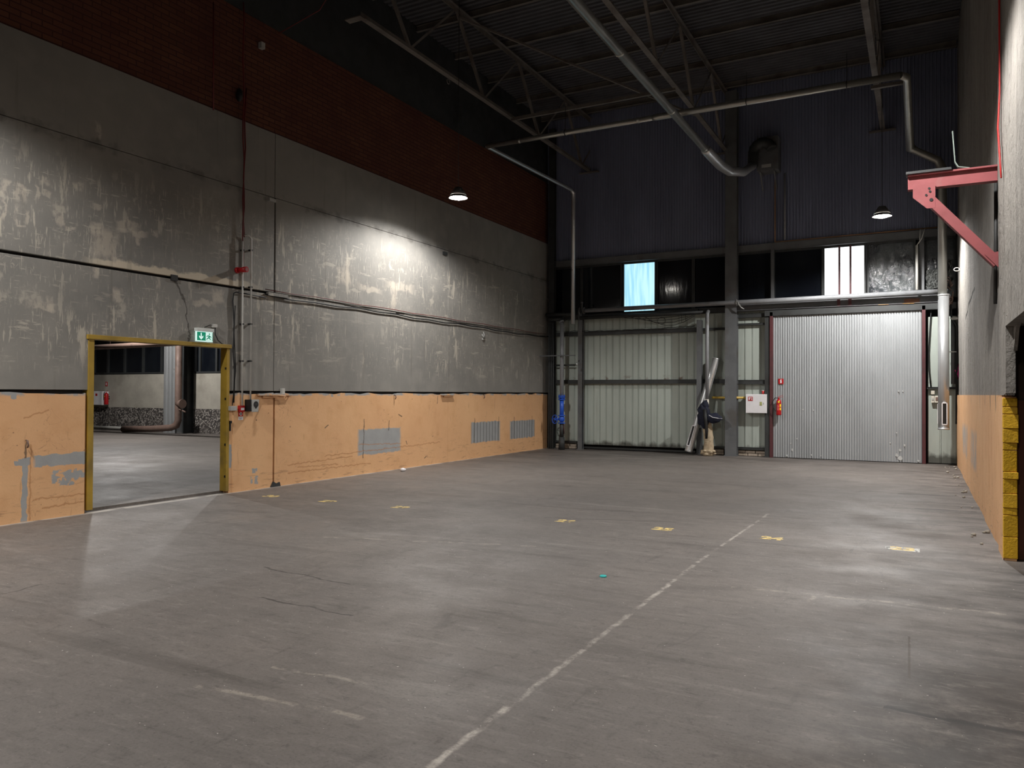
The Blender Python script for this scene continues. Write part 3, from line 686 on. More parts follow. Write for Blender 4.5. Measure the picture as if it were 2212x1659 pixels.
# leaning duct
a = at(1487, 978, 2, 0); A = Vector((-5.52, YB-.44, .04)); Bv = Vector((at(1547, 774, 1, YB-.13).x, YB-.13, at(1547, 774, 1, YB-.13).z))
A.x = at(1487, 972, 1, YB-.44).x
t = thing('leaning_duct', (A.x, A.y, 0), 'galvanised duct length leaning against the grey post with slotted lower end', 'duct')
dirv = (Bv-A).normalized()
A = A + Vector((0,0,.045))
b = MB(); b.tube([A, Bv], .098, 24, cap=False); b.tube([A+dirv*.02, A+dirv*.04], .101, 24); b.tube([Bv-dirv*.03, Bv], .101, 24); b.build('duct_tube', m_galv2, t)
side = dirv.cross(Vector((0,1,0))).normalized(); nrm = side.cross(dirv).normalized()
if nrm.y > 0: nrm = -nrm
nn = (nrm + side*(-.28 if side.x > 0 else .28)).normalized(); ss = dirv.cross(nn).normalized()
f2 = Fr(A+dirv*.14+nn*.0, ss, dirv, nn)
b = MB()
for (u0, u1, v0, v1) in ((-.048, -.03, 0, .56), (.03, .048, 0, .56), (-.048, .048, 0, .025), (-.048, .048, .535, .56)): b.box(u0, u1, v0, v1, .088, .112, f2)
b.build('grille_frame', m_white, t)
b = MB(); b.box(-.03, .03, .025, .535, .09, .099, f2); 
b.build('grille_slot', m_black, t)
# valve pipe at the left
Yv = YB-.5; xv = at(1213.5, 860, 1, Yv).x
t = thing('valve_riser', (xv, Yv, 0), 'vertical grey pipe with bright blue gate valve near the left corner', 'pipe')
b = MB(); b.tube([(xv, Yv, 1.5), (xv, Yv, 3.62)], .057, 14); b.tube([(xv, Yv, 3.62), (xv-.02, Yv, 3.66)], .075, 14); b.build('riser_pipe', m_pipe, t)
b = MB(); b.tube([(xv, Yv, .0), (xv+.005, Yv, .36)], .085, 14, rr=[.09, .08]); b.tube([(xv, Yv, .36), (xv, Yv, .78)], .06, 14); b.build('base_pipe', m_steel_dk, t)
b = MB(); 
for z in (1.52, 1.485, 1.42): b.tube([(xv, Yv, z-.012), (xv, Yv, z+.012)], .1, 16)
for k in range(6):
    a = k*pi/3; b.tube([(xv+.085*cos(a), Yv+.085*sin(a), 1.40), (xv+.085*cos(a), Yv+.085*sin(a), 1.56)], .01, 6)
b.tube([(xv, Yv, 1.5), (xv, Yv, .86)], .055, 16, rr=[.058, .062]); b.tube([(xv, Yv, .98), (xv, Yv, .95)], .1, 16)
b.ellipsoid((xv, Yv, .87), (.085, .085, .1), 16, 10); b.tube([(xv, Yv, .77), (xv, Yv, .74)], .1, 16); b.tube([(xv, Yv, .87), (xv-.17, Yv-.08, .86)], .028, 10); b.build('valve_body', m_blue, t)
b = MB(); hc = Vector((xv-.17, Yv-.1, .86)); ax = Vector((-.45, -.9, .05)).normalized(); ux = ax.cross(Vector((0,0,1))).normalized(); uy = ux.cross(ax)
b.tube([hc+(ux*cos(i*pi/12)+uy*sin(i*pi/12))*.12 for i in range(25)], .012, 8, cap=False)
for k in range(4): b.tube([hc, hc+(ux*cos(k*pi/2+.4)+uy*sin(k*pi/2+.4))*.12], .009, 6)
b.ellipsoid(hc, (.03,.03,.03)); b.build('handwheel', m_blue, t)
b = MB(); b.tube([(xv+.07, Yv-.02, .72), (xv+.085, Yv-.02, .45)], .012, 6); b.build('red_tag_rod', m_dred, t)
t = thing('steel_bracket_rod', (XL+.2, YB-.6, 2.35), 'thin rod reaching out of the left wall across the valve riser', 'rod')
pz = at(1173, 769, 1, YB-.6); pe = at(1225, 769, 1, YB-.6)
b = MB(); b.bar((XL, YB-.6, pz.z), (pe.x+.25, YB-.6, pz.z), .03, .03); b.build('rod', m_steel, t)
b = MB(); b.tube([(pe.x+.22, YB-.6, pz.z), (pe.x+.28, YB-.6, pz.z-.1), (pe.x+.3, YB-.6, pz.z-.22)], .004, 6); b.ellipsoid((pe.x+.3, YB-.6, pz.z-.25), (.02,.02,.04)); b.build('hanging_fitting', m_galv2, t)
b = MB(); z = at(1240, 789, 1, YB-.18).z; b.tube([(XL+.1, YB-.18, z), (-8.75, YB-.18, z)], .02, 8); tag(b.build('thin_water_pipe', m_steel_dk), 'thin dark pipe clipped level behind the valve riser', 'pipe')
b = MB()
for k, x in enumerate((XL+.16, XL+.22, XL+.29)): b.tube([(x, YB-.3, 3.6), (x, YB-.3, 0)], .014, 8)
tag(b.build('dark_riser_pipes', m_steel_dk), 'row of thin dark risers in the left back corner', 'pipe')
b = MB(); b.tube([(XL+.12, Y1, 3.72), (-9.0, Y1, 3.72)], .05, 12); b.tube([(-9.02, Y1, 3.72), (-8.98, Y1, 3.72)], .08, 12); b.tube([(XL+.05, Y1+.1, 3.86), (-8.75, Y1+.1, 3.86)], .06, 12)
tag(b.build('corner_pipe', m_steel_dk), 'dark pipes entering from the left corner above the valve riser', 'pipe')
# yellow pipe
zz = at(1560, 859, 1, YB-.1).z
b = MB(); b.tube([(-4.85, YB-.1, zz), (bx(1611, YB-.1), YB-.1, zz)], .03, 10); tag(b.build('gas_pipe', m_ypipe), 'short yellow pipe passing behind the wide grey column', 'pipe')
# tangled cables under the pipes
def sag(a, b_, drop, n=14, jit=0, rnd=random):
    a, b_ = Vector(a), Vector(b_)
    return [a.lerp(b_, i/n)-Vector((0, 0, drop*4*(i/n)*(1-i/n)))+Vector((0, rnd.uniform(-jit, jit), rnd.uniform(-jit, jit))) for i in range(n+1)]
rnd = random.Random(21)
t = thing('cable_tangle', (-6.4, Y1+.12, 3.5), 'loose black cables drooping below the pipes under the lit window', 'cable')
for k in range(4):
    b = MB(); b.tube(sag((-7.2+.2*k, Y1+.05, 3.68), (-5.25, Y1+.05, 3.72-.02*k), .06+.06*k, jit=.008, rnd=rnd), .007, 6); b.build('cable', m_black, t)
b = MB(); c0 = Vector((-6.15, Y1+.05, 3.56)); b.tube([c0+Vector((.11*cos(a), 0, .09*sin(a))) for a in [i*pi/8 for i in range(17)]], .006, 6); b.build('cable', m_black, t)
b = MB(); b.tube([(-5.6, Y1+.05, 3.7), (-5.6, Y1+.05, 3.5)], .005, 6); b.build('cable', m_black, t)
b = MB(); b.tube([(-5.5, Y1+.05, 3.7), (-5.49, Y1+.05, 3.52)], .005, 6); b.build('cable', m_black, t)
b = MB(); b.tube(sag((-9.4, YB-.2, 3.40), (-5.3, YB-.14, 3.40), .04, 40, .012, rnd), .008, 6); tag(b.build('wall_cable', m_black), 'black cable lying along the upper rail of the big cladding bay', 'cable')
# conduits on the upper wall
z1 = at(1675, 523, 1, YB-.06).z
t = thing('copper_tube_run', (bx(1675), YB-.06, 5.45), 'thin tan tube dropping from the fan unit then running right above the windows', 'pipe')
b = MB(); b.tube([(bx(1675), YB-.06, 7.2), (bx(1675), YB-.06, z1), (at(2025,491,1,YB-.06).x, YB-.06, at(2025,491,1,YB-.06).z)], .016, 8); b.build('tube', simple('tan_tube', (176,136,100), .5), t)
b = MB(); b.tube([(bx(1696), YB-.06, 7.2), (bx(1696), YB-.06, at(1696,517,1,YB-.06).z)], .022, 8); tag(b.build('vertical_conduit', m_pipe), 'short pale vertical conduit beside the tan tube', 'pipe')
x = bx(1981, Y1); b = MB(); b.tube([(x, Y1, 4.02), (x, Y1, 5.05)], .03, 10); b.tube([(x, Y1, 5.05), (x+.1, Y1, 5.2), (x+.16, Y1, 5.42)], .012, 6); b.tube([(x, Y1, 5.05), (x+.06, Y1, 5.15), (x+.07, Y1, 5.42)], .01, 6)
tag(b.build('vent_pipe', m_pipe_w), 'thin white upright pipe left of the tall duct above the long pipe', 'pipe')

# ------------------------------------------------------------------ ducts
def arc(c, r, a0, a1, u, v, n=6):
    return [Vector(c)+Vector(u)*r*cos(a0+(a1-a0)*i/n)+Vector(v)*r*sin(a0+(a1-a0)*i/n) for i in range(n+1)]
HZ = 7.05
def spiral_duct(name, pts, r, label, mat=m_galv, collars=()):
    t = thing(name, pts[0], label, 'duct'); b = MB(); b.tube(pts, r, 20); b.build('duct_tube', mat, t)
    for q, d in collars:
        d = Vector(d).normalized(); q = Vector(q); b = MB(); b.tube([q-d*.03, q-d*.02, q+d*.02, q+d*.03], r, 20, rr=[r*1.01, r*1.1, r*1.1, r*1.01], cap=False); b.build('duct_collar', mat, t)
    return t
XD = at(1240, 0, 2, HZ).x
Ye = at(1509, 325, 2, HZ).y
e1 = at(1530, 330, 0, XD); e2 = at(1576, 370, 1, Ye+1.6); e3 = at(1606, 372, 1, Ye+2.0); e4 = at(1626, 358, 1, 19.65)
t = spiral_duct('main_duct', [(XD, YF+.1, HZ), (XD, Ye, HZ)], .078, 'long galvanised duct running overhead down the hall to the fan unit', collars=[((XD, y, HZ), (0,1,0)) for y in (5.5, 8.5, at(1338, 112, 2, HZ).y, at(1442, 240, 2, HZ).y, Ye-.1)])
b = MB(); b.tube([(XD, Ye-.02, HZ), (XD, Ye+.06, HZ), tuple(at(1556, 357, 1, Ye+1.2)), tuple(e2), tuple(e3), tuple(e4)], .11, 20, rr=[.08,.115,.115,.11,.1,.1]); b.build('segmented_elbow', m_galv2, t)
b = MB(); n = 26; base = [e4.lerp(Vector((e4.x+.0, e4.y+.1, e4.z+.35)), i/12) for i in range(13)] + arc((e4.x+.22, e4.y+.1, e4.z+.35), .22, pi, .15, (1,0,0), (0,0,1), 13)[1:]
n = len(base); b.tube(base, .12, 18, rr=[.12 if i % 2 else .135 for i in range(n)]); b.build('flexible_duct', m_steel_dk, t)
x0, zt = Bp(1637, 302, YB-.3); x1, zb = Bp(1683, 372, YB-.3)
t = thing('fan_unit', ((x0+x1)/2, YB-.3, 7.2), 'dark grey square fan housing on brackets high on the back wall', 'fan unit')
b = MB(); b.box(x0, x1, YB-.45, YB-.03, zb+.05, zt); b.build('housing', m_steel, t, bevel=.01)
b = MB(); b.box(x0+.12, x0+.35, YB-.46, YB-.45, zb+.12, zb+.2); b.build('nameplate', m_grbox, t)
for x in (x0+.08, x1-.1):
    b = MB(); b.bar((x, YB-.42, zb+.04), (x, YB-.03, zb-.35), .03); b.bar((x, YB-.45, zb+.035), (x, YB-.03, zb+.035), .03); b.build('support_bracket', m_steel, t)
# cross duct
YD, HD = 15.25, 7.28
xa = at(1052, 316, 1, YD); xb_ = at(1945, 163, 1, YD); 
HD = (xa.z+xb_.z)/2; R2 = .055
t = spiral_duct('cross_duct', [(xa.x, YD, HD), (-6.9, YD, HD), (-6.85, YD, HD), (-4.9, YD, HD)], .054, 'galvanised duct crossing under the long main duct with a drop at each side wall',
    collars=[((x, YD, HD), (1,0,0)) for x in (-8.0, -6.87, -6.3, -5.2)])
b = MB(); b.tube([(-4.9, YD, HD), (-4.8, YD, HD), (xb_.x, YD, HD)], .1, 20, rr=[.054, .064, .064]); b.build('wide_duct_half', m_galv, t)
for x in (-6.87, -3.0, -1.2):
    b = MB(); b.tube([(x, YD, HD+.06), (x, YD, 7.9)], .006, 6); b.tube([(x, YD+.068*cos(a), HD+.068*sin(a)) for a in [i*pi/8 for i in range(17)]], .008, 6); b.build('hanger_strap', m_black, t)
xdl = at(1238, 600, 1, 19.72).x
b = MB(); b.tube([(xa.x, YD, HD), (xa.x, YD+.15, HD), (xdl-.02, 19.6, HD), (xdl, 19.72, HD-.08), (xdl, 19.72, HD-.3), (xdl, 19.72, at(1237, 700, 1, 19.72).z)], .058, 18, rr=[.048,.045,.045,.055,.056,.06]); b.build('left_branch_drop', m_galv2, t)
Yr = 19.75; xr0 = xb_.x
xr1 = at(2036, 700, 1, Yr).x; zr = at(2030, 358, 1, Yr).z
b = MB(); b.tube([(xr0, YD, HD), (xr0+.1, YD+.1, HD-.02), (xr0+.1, Yr, HD-.02), (xr0+.2, Yr, HD-.1), (xr1-.08, Yr, HD-.4), (xr1, Yr, HD-.6), (xr1, Yr, 3.75)], .095, 18, rr=[.064,.064,.075,.08,.085,.095,.095]); b.build('right_branch', m_galv, t)
b = MB(); b.tube([(xr1+.02, Yr, 3.85), (xr1+.02, Yr, .82)], .112, 24); b.tube([(xr1+.02, Yr, 3.87), (xr1+.02, Yr, 3.83)], .118, 24); b.tube([(xr1+.02, Yr, .86), (xr1+.02, Yr, .82)], .118, 24)
b.build('outlet_drop', m_galv2, t)
f3 = Fr((xr1+.02, Yr, .93), (1,0,0), (0,0,1), (0,-1,0)); f3.n = Vector((.12,-1,0)).normalized(); f3.u = Vector((1,.12,0)).normalized()
b = MB()
for (u0, u1, v0, v1) in ((-.055, -.038, 0, .5), (.038, .055, 0, .5), (-.055, .055, 0, .02), (-.055, .055, .48, .5)): b.box(u0, u1, v0, v1, .09, .122, f3)
b.build('grille_frame', m_white, t)
b = MB(); b.box(-.038, .038, .02, .48, .09, .112, f3); b.build('grille_slot', m_black, t)
b = MB(); b.box(xr1-.105, xr1-.095, Yr-.03, Yr+.03, .95, 1.4); b.build('side_grille', m_white, t)

# ------------------------------------------------------------------ roof trusses
names = ['leftmost roof truss, running overhead along the left brick band', 'middle roof truss beside the long main duct', 'rightmost roof truss above the gate side']
for k, X in enumerate((-8.35, -4.48, -.8)):
    t = thing('roof_truss', (X, 14, 7.9), names[k], 'truss', 'roof trusses along the hall')
    z0, z1 = 7.95, 9.46; ys = 10.16 if k == 0 else YF+.2
    b = MB(); ybeg = 10.1 if k == 0 else YF+.2
    b.box(X-.055, X+.055, ybeg, YB-.02, z0-.01, z0); b.box(X-.008, X+.008, ybeg, YB-.02, z0, z0+.09); b.build('bottom_chord', m_truss, t)
    b = MB(); b.box(X-.06, X+.06, YF, YB-.02, z1, z1+.01); b.box(X-.008, X+.008, YF, YB-.02, z1-.09, z1); b.build('top_chord', m_truss, t)
    nodes_b = [19.7-2.72*i for i in range(12)]; nodes_t = [y+1.36 if i else 20.2 for i, y in enumerate(nodes_b)]
    for i, y in enumerate(nodes_b):
        if y < ybeg-1.5: break
        if y > ybeg:
            b = MB(); b.bar((X, y, z0+.05), (X, y-1.1, z1-.04), .06, .012, (1,0,0)); b.bar((X-.03, y, z0+.05), (X-.03, y-1.1, z1-.04), .012, .06, (1,0,0)); b.build('web_strut', m_truss, t)
            b = MB(); b.bar((X, y, z0+.05), (X, min(y+1.55, YB-.05), z1-.04 if y+1.55 < YB-.05 else z0+.6), .045, .012, (1,0,0)); b.build('web_strut', m_truss, t)
    b = MB(); b.box(X-.3, X+.28, YB-.14, YB-.03, z0-.05, z0-.02); b.build('bearing_plate', m_truss, t); b = MB()
    if k == 0: b.box(X-.28, X+.06, ybeg-.08, ybeg+.06, z0-.03, z0-.01); b.build('end_plate', m_truss, t)
    b = MB(); b.tube([Vector((X-.05, 12.9, z0-.03))+Vector((0, .05*cos(a), .05*sin(a)-.04)) for a in [i*pi/6 for i in range(13)]], .008, 6); b.build('ring', m_truss, t)
b = MB(); b.bar((-8.35, 15.5, 7.93), (-4.48, 15.5, 7.93), .06, .07); tag(b.build('tie_beam', m_truss), 'horizontal tie bar between the left and middle roof trusses', 'beam')
b = MB(); b.bar((-4.48, 17.5, 7.98), (-8.35, 13.2, 9.3), .04, .04); tag(b.build('roof_brace', m_truss), 'thin diagonal brace between the left and middle roof trusses', 'beam')
b = MB(); p = at(1950, 170, 1, 16.5); b.box(-.86, -.2, 16.46, 16.54, 7.6, 7.66); tag(b.build('tie_beam', m_truss), 'short horizontal bar at the right roof truss beside the cross duct elbow', 'beam')

# ------------------------------------------------------------------ lamps
ENERGY = 960
def make_lamp(loc, label):
    t = thing('high_bay_lamp', loc, label, 'lamp', 'high bay lamps hanging from the roof')
    x, y, z = loc
    b = MB(); b.tube([(x,y,z+.05), (x,y,z+.055), (x,y,z+.11), (x,y,z+.2)], .1, 24, rr=[.15, .165, .13, .07], cap=True); b.build('lamp_housing', m_mlamp, t)
    b = MB(); b.tube([(x,y,z+.05), (x,y,z-.005), (x,y,z-.01)], .17, 32, rr=[.15, .185, .19], cap=False); b.build('reflector', m_mlamp, t)
    b = MB(); b.ellipsoid((x, y, z+.03), (.15, .15, .075), 24, 10); b.build('lens', m_lamp, t)
    b = MB(); b.tube([(x,y,z+.2), (x,y,ZC+.01)], .006, 6); b.build('suspension_cable', m_black, t)
    l = bpy.data.lights.new('lamp_light', 'SPOT'); l.energy = ENERGY; l.spot_size = radians(160); l.spot_blend = .42; l.shadow_soft_size = .07; l.color = (1, .98, .955)
    lo = bpy.data.objects.new('lamp_light', l); COL.objects.link(lo); lo.parent = t; lo.location = (0, 0, -.06)
    return t
L0 = make_lamp((-8.15, 12.9, 5.5), 'bright lamp in front of the left wall, spotlighting the grey concrete')
dup(L0, (-.72, 17.8, 5.36), 'bright lamp near the back wall above the right side of the gate')
dup(L0, (-.9, 7.75, 5.5), 'lamp hanging nearest at the top edge right of the main duct')
dup(L0, (-8.15, 2.9, 5.5), 'lamp outside the left frame edge lighting the near left wall')
dup(L0, (-.9, -2.2, 5.5), 'lamp behind the camera on the right row')
dup(L0, (-8.15, -7.0, 5.5), 'lamp behind the camera on the left row')
dup(L0, (-16.0, 10.6, 5.4), 'lamp in the side hall, shining through the yellow framed opening')
dup(L0, (-14.6, 13.8, 5.4), 'second lamp in the side hall, deeper beyond the opening')
dup(L0, (-23.5, 16.0, 5.4), 'added unseen lamp in the side hall, brightening its back wall')  # unseen extra lamp, added to brighten the back wall of the side hall
for o in list(COL.objects):
    if root_loc(o).x < -10:
        if o.name.startswith('suspension_cable'): o.scale = (1, 1, .195)
        if o.name.startswith('lamp_light'):
            o.data = o.data.copy(); o.data.shadow_soft_size = .05; o.data.energy = {-16: 620, -14: 460}.get(int(root_loc(o).x), 1300)
    elif abs(root_loc(o).y-12.9) < .1 and o.name.startswith('lamp_light'): o.data = o.data.copy(); o.data.energy = 900
    elif abs(root_loc(o).y-17.8) < .1 and o.name.startswith('lamp_light'): o.data = o.data.copy(); o.data.energy = 1500
    elif root_loc(o).y < 0 and o.name.startswith('lamp_light'): o.data = o.data.copy(); o.data.energy = 820

# ------------------------------------------------------------------ red wall bracket on the right wall
YK = 9.45
FK = Fr((0,YK,0), (1,0,0), (0,0,1), (0,-1,0))
def K(cx, cy): p = at(1850+cx/3.3177, 150+cy/3.3177, 1, YK); return (p.x, p.z)
t = thing('crane_bracket', (XR, YK, 3.0), 'faded red steel cantilever bracket on the right wall', 'bracket')
tl, bl, tr, br = K(368,782), K(368,872), K(1000,690), K(1005,815)
za, zb = tl[1], bl[1]; xr_ = XR-.0
b = MB(); b.box(tl[0], xr_, zb+.0, za+.02, -.006, .006, FK); b.box(tl[0], xr_, za+.01, za+.03, -.05, .05, FK); b.box(tl[0], xr_, zb, zb+.012, -.05, .05, FK); b.build('cantilever_beam', m_pinkred, t, bevel=.003)
b0_ = 0
gp = [K(405,835), K(565,828), K(565,1000), K(505,1005), K(405,930)]
b = MB(); b.prism(gp, .052, .062, FK); b.build('gusset_plate', m_pinkred, t)
b = MB()
for c_ in (K(500,910), K(536,943), K(521,862), K(527,884)):
    b = MB(); b.tube([FK.p(c_[0], c_[1], .06), FK.p(c_[0], c_[1], .068)], .012 if c_ != K(536,943) else .018, 10); b.build('bolt_hole', m_black, t)
d0, d1 = K(560,965), K(985,1375)
b = MB(); b.bar((d0[0]-.03, YK, d0[1]+.03), (XR-.0, YK, d1[1]-.03), .1, .12, (0,-1,0)); b.v = b.v; b.build('diagonal_brace', m_pinkred, t, bevel=.003)
b = MB(); b.prism([K(915,1332), (XR, K(1017,1312)[1]), (XR, K(1017,1425)[1])], .062, .074, FK); b.build('foot_plate', m_pinkred, t)
b = MB(); p = K(355,750); q = K(680,722); b.box(p[0], q[0], za+.03, za+.05, -.07, .07, FK); b.box(p[0], q[0], za+.05, za+.09, -.07, -.06, FK); b.build('top_angle', m_steel_dk, t)
s0, s1, s2 = K(688,445), K(706,665), K(770,703)
b = MB(); pts = [(s0[0], s0[1]), (s1[0], s1[1]), (s1[0]+.03, s2[1]+.012), (s2[0]+.05, za+.036)]
for i in range(3): b.bar((pts[i][0], YK, pts[i][1]), (pts[i+1][0], YK, pts[i+1][1]), .045, .01, (1,0,1))
tag(b.build('bent_flat_bar', simple('grey_green_bar', (128,140,132), .5)), 'bent grey flat bar sticking up from the red bracket', 'metal bar')
# red cable along the pier edge
t = thing('red_alarm_cable', (XR-.02, 9.2, 3.9), 'bright red cable hanging down the right wall above the bracket', 'cable')
c0 = at(2163, 5, 0, XR-.015); c1 = at(2160, 195, 0, XR-.015); c2 = at(2162, 345, 0, XR-.015); c3 = at(2164, 384, 0, XR-.015)
for k in range(3):
    b = MB(); dy = .018*k; b.tube([(XR-.015-.004*k, c1.y+dy, 7.6), (XR-.015, c1.y+dy, c1.z), (XR-.03, c1.y+dy+.03*sin(k), (c1.z+c2.z)/2), (XR-.02, c2.y+dy, c2.z), (XR-.02, c3.y, c3.z)], .007, 6); b.build('cable', m_redcab, t)
b = MB(); y = 9.75; b.tube([(XR+.01, y, 3.95), (XR+.01, y+.05, 3.2), (XR+.01, y+.12, 2.6)], .02, 6); tag(b.build('dark_conduit', m_steel_dk), 'thin dark conduit on the right wall behind the red bracket', 'pipe')
b = MB(); h = at(2073, 567, 0, XR-.03); c0 = Vector((XR-.06, 18.2, h.z-.05)); b.tube([c0+Vector((.05*cos(a), 0, .035*sin(a))) for a in [i*pi/8 for i in range(17)]], .008, 6, cap=False); b.tube([c0+Vector((.04, 0, 0)), (XR+.03, 18.2, c0.z+.05), (XR+.03, 18.2, c0.z+.2)], .006, 6)
tag(b.build('wire_loop', m_pipe_w), 'small white wire loop at the far end of the right wall', 'wire')

# ------------------------------------------------------------------ right back corner: cable, boxes, pipes, film bundle
Yc = YB-.03
t = thing('socket_cable', (bx(2012), Yc, 1.7), 'black cable hanging between the gate and the tall duct', 'cable')
pts = [at(u, v, 1, Yc-.02) for u, v in [(2014,640),(2010,690),(2006,760),(2007,800),(2011,840)]]
b = MB(); b.tube([tuple(p) for p in pts], .014, 8); b.build('cable', m_black, t)
def bbox_(u0, v0, u1, v1, Y, d, name, mat, label=None, cat=None, parent=None, bevel=.004):
    a = at(u0, v0, 1, Y-d); c = at(u1, v1, 1, Y-d); b = MB(); b.box(a.x, c.x, Y-d, Y, c.z, a.z); o = b.build(name, mat, parent, bevel)
    if label: tag(o, label, cat)
    return o
bbox_(2011, 844, 2019, 852, Yc, .06, 'junction_box', m_offw, 'small white junction box at the end of the black cable, right of the gate', 'box')
t = thing('switch_box', (bx(2015), Yc, 1.2), 'narrow white switch below the small junction box right of the gate', 'switch'); bbox_(2011.5, 855, 2018.5, 870, Yc, .06, 'switch_body', m_offw, parent=t); bbox_(2013, 860, 2017, 865, Yc-.06, .01, 'rocker', m_grbox, parent=t)
t = thing('socket_box', (bx(2024), Yc, 1.2), 'beige socket box with brown cover left of the tall duct foot', 'socket'); bbox_(2019, 855, 2032, 870, Yc, .07, 'socket_body', m_offw, parent=t); bbox_(2021, 858, 2029, 866, Yc-.07, .008, 'socket_cover', m_brown, parent=t)
pts = [at(u, v, 1, YB-.22) for u, v in [(2054.5,646),(2055,684),(2067,703),(2067,780),(2066,916)]]
b = MB(); b.tube([tuple(p) for p in pts], .022, 10); tag(b.build('black_drain_pipe', m_black), 'thin black pipe with a kink right of the tall duct', 'pipe')
p = at(2072, 800, 1, YB-.1); b = MB(); b.tube([(XR-.06, YB-.12, 3.35), (XR-.06, YB-.12, 1.85)], .05, 12); tag(b.build('grey_riser', m_steel), 'grey riser pipe in the far right corner', 'pipe')
b = MB(); z = at(2060, 760, 1, Yc-.2).z; b.bar((xr1+.05, Yc-.2, z), (XR, Yc-.2, z), .025, .025); tag(b.build('duct_support_rod', m_galv), 'thin rod bracing the tall duct to the right wall', 'rod')
b = MB(); p = at(2070, 804, 1, YB-.16); rnd = random.Random(8)
b.ellipsoid((p.x, YB-.2, p.z), (.055, .04, .15), 16, 12, lambda d: 1+.25*sin(d.x*7+d.z*9)+.15*sin(d.y*11+d.z*5)); tag(b.build('pink_bag', simple('pink_plastic', (226,40,140), .45)), 'bright pink plastic bag hanging in the right back corner', 'bag')
b = MB(); p = at(2066, 688, 1, YB-.2); b.ellipsoid((p.x, YB-.25, p.z), (.1, .06, .035), 14, 8, lambda d: 1-.3*d.x); tag(b.build('bulb_guard', m_pipe_w), 'small pale lamp cover above the kinked black pipe', 'lamp cover')
t = thing('plastic_sheeting', (.5, YB-.15, 3.95), 'crumpled translucent plastic sheeting bundled behind the top of tall duct', 'plastic sheet')
b = MB(); rnd = random.Random(31)
def crum(x0, x1, z0, z1, y, amp, n=14):
    b = MB(); vs = []
    for i in range(n+1):
        for j in range(n+1):
            vs.append((x0+(x1-x0)*i/n+rnd.uniform(-1, 1)*amp*.4, y+rnd.uniform(-1, 1)*amp, z0+(z1-z0)*j/n+rnd.uniform(-1, 1)*amp*.4))
    b.add(vs, [(i*(n+1)+j, (i+1)*(n+1)+j, (i+1)*(n+1)+j+1, i*(n+1)+j+1) for i in range(n) for j in range(n)]); return b
m_sheet = simple('grey_plastic_film', (92,94,92), .2, 0, .2, 6)
crum(.1, .34, 4.06, 4.5, YB-.2, .03).build('film_fold', m_sheet, t); crum(.42, .64, 4.06, 4.7, YB-.2, .04).build('film_fold', m_sheet, t)
b = MB()
for k in range(16):
    a = Vector((rnd.uniform(.5, .64), YB-.3+rnd.uniform(-.05, .05), rnd.uniform(3.6, 4.25))); b.tube([a, a+Vector((rnd.uniform(-.08, .02), rnd.uniform(-.05, .05), rnd.uniform(-.15, .15))), a+Vector((rnd.uniform(-.15, .02), 0, rnd.uniform(-.2, .2)))], .012, 6)
b.build('loose_rags', m_brown, t)

# ------------------------------------------------------------------ fire equipment on the back wall
cx0, cz1 = Bp(1610.5, 851.5, YB-.2); cx1, cz0 = Bp(1656, 893, YB-.2)
t = thing('fire_hose_cabinet', ((cx0+cx1)/2, YB-.2, cz0), 'white square fire hose cabinet between the wide column and the gate', 'cabinet')
b = MB(); b.box(cx0, cx1, YB-.18, YB-.0, cz0, cz1); b.build('cabinet_body', m_white, t, bevel=.006)
b = MB(); b.box(cx0+.006, cx1-.006, YB-.2, YB-.183, cz0+.006, cz1-.006); dr = b.build('cabinet_door', m_white, t, bevel=.004)
def FX(x0, z0, x1, z1, n=.2): return MB().box(x0, x1, YB-n-.004, YB-n, z0, z1)
q = lambda u, v: Bp(u, v, YB-.2)
a, c = q(1616, 857), q(1626, 866); FX(a[0], c[1], c[0], a[1]).build('hose_sign', m_red, dr)
b = MB(); w = c[0]-a[0]; h = a[1]-c[1]
f4 = Fr((a[0], YB-.2045, c[1]), (w,0,0), (0,0,h), (0,-1,0))
b.prism([(.15,.2),(.4,.2),(.4,.55),(.55,.7),(.55,.85),(.15,.85)], 0, .002, f4); b.prism([(.62,.5),(.85,.5),(.85,.15),(.72,.15),(.72,.4),(.62,.4)], 0, .002, f4); b.prism([(.66,.62),(.85,.62),(.85,.85),(.66,.85)], 0, .002, f4); b.build('hose_symbol', m_white, dr)
a, c = q(1641, 868), q(1646, 876); FX(a[0], c[1], c[0], a[1]).build('door_sticker', simple('olive_sticker', (170,172,110), .5), dr)
a, c = q(1648, 870), q(1650, 874); FX(a[0], c[1], c[0], a[1], .2).build('door_latch', m_grbox, dr)
cu, cz = q(1647, 847); zc = cz1
t = thing('paper_cup', (cu, YB-.1, cz1), 'red paper cup standing on the fire hose cabinet', 'cup')
b = MB(); b.tube([(cu, YB-.1, cz1+.001), (cu, YB-.1, cz1+.09)], .03, 16, rr=[.028, .038]); b.build('cup_body', simple('red_paper', (206,60,60), .6), t)
b = MB(); b.tube([(cu, YB-.1, cz1+.088), (cu, YB-.1, cz1+.10)], .04, 16); b.build('cup_rim', m_white, t)
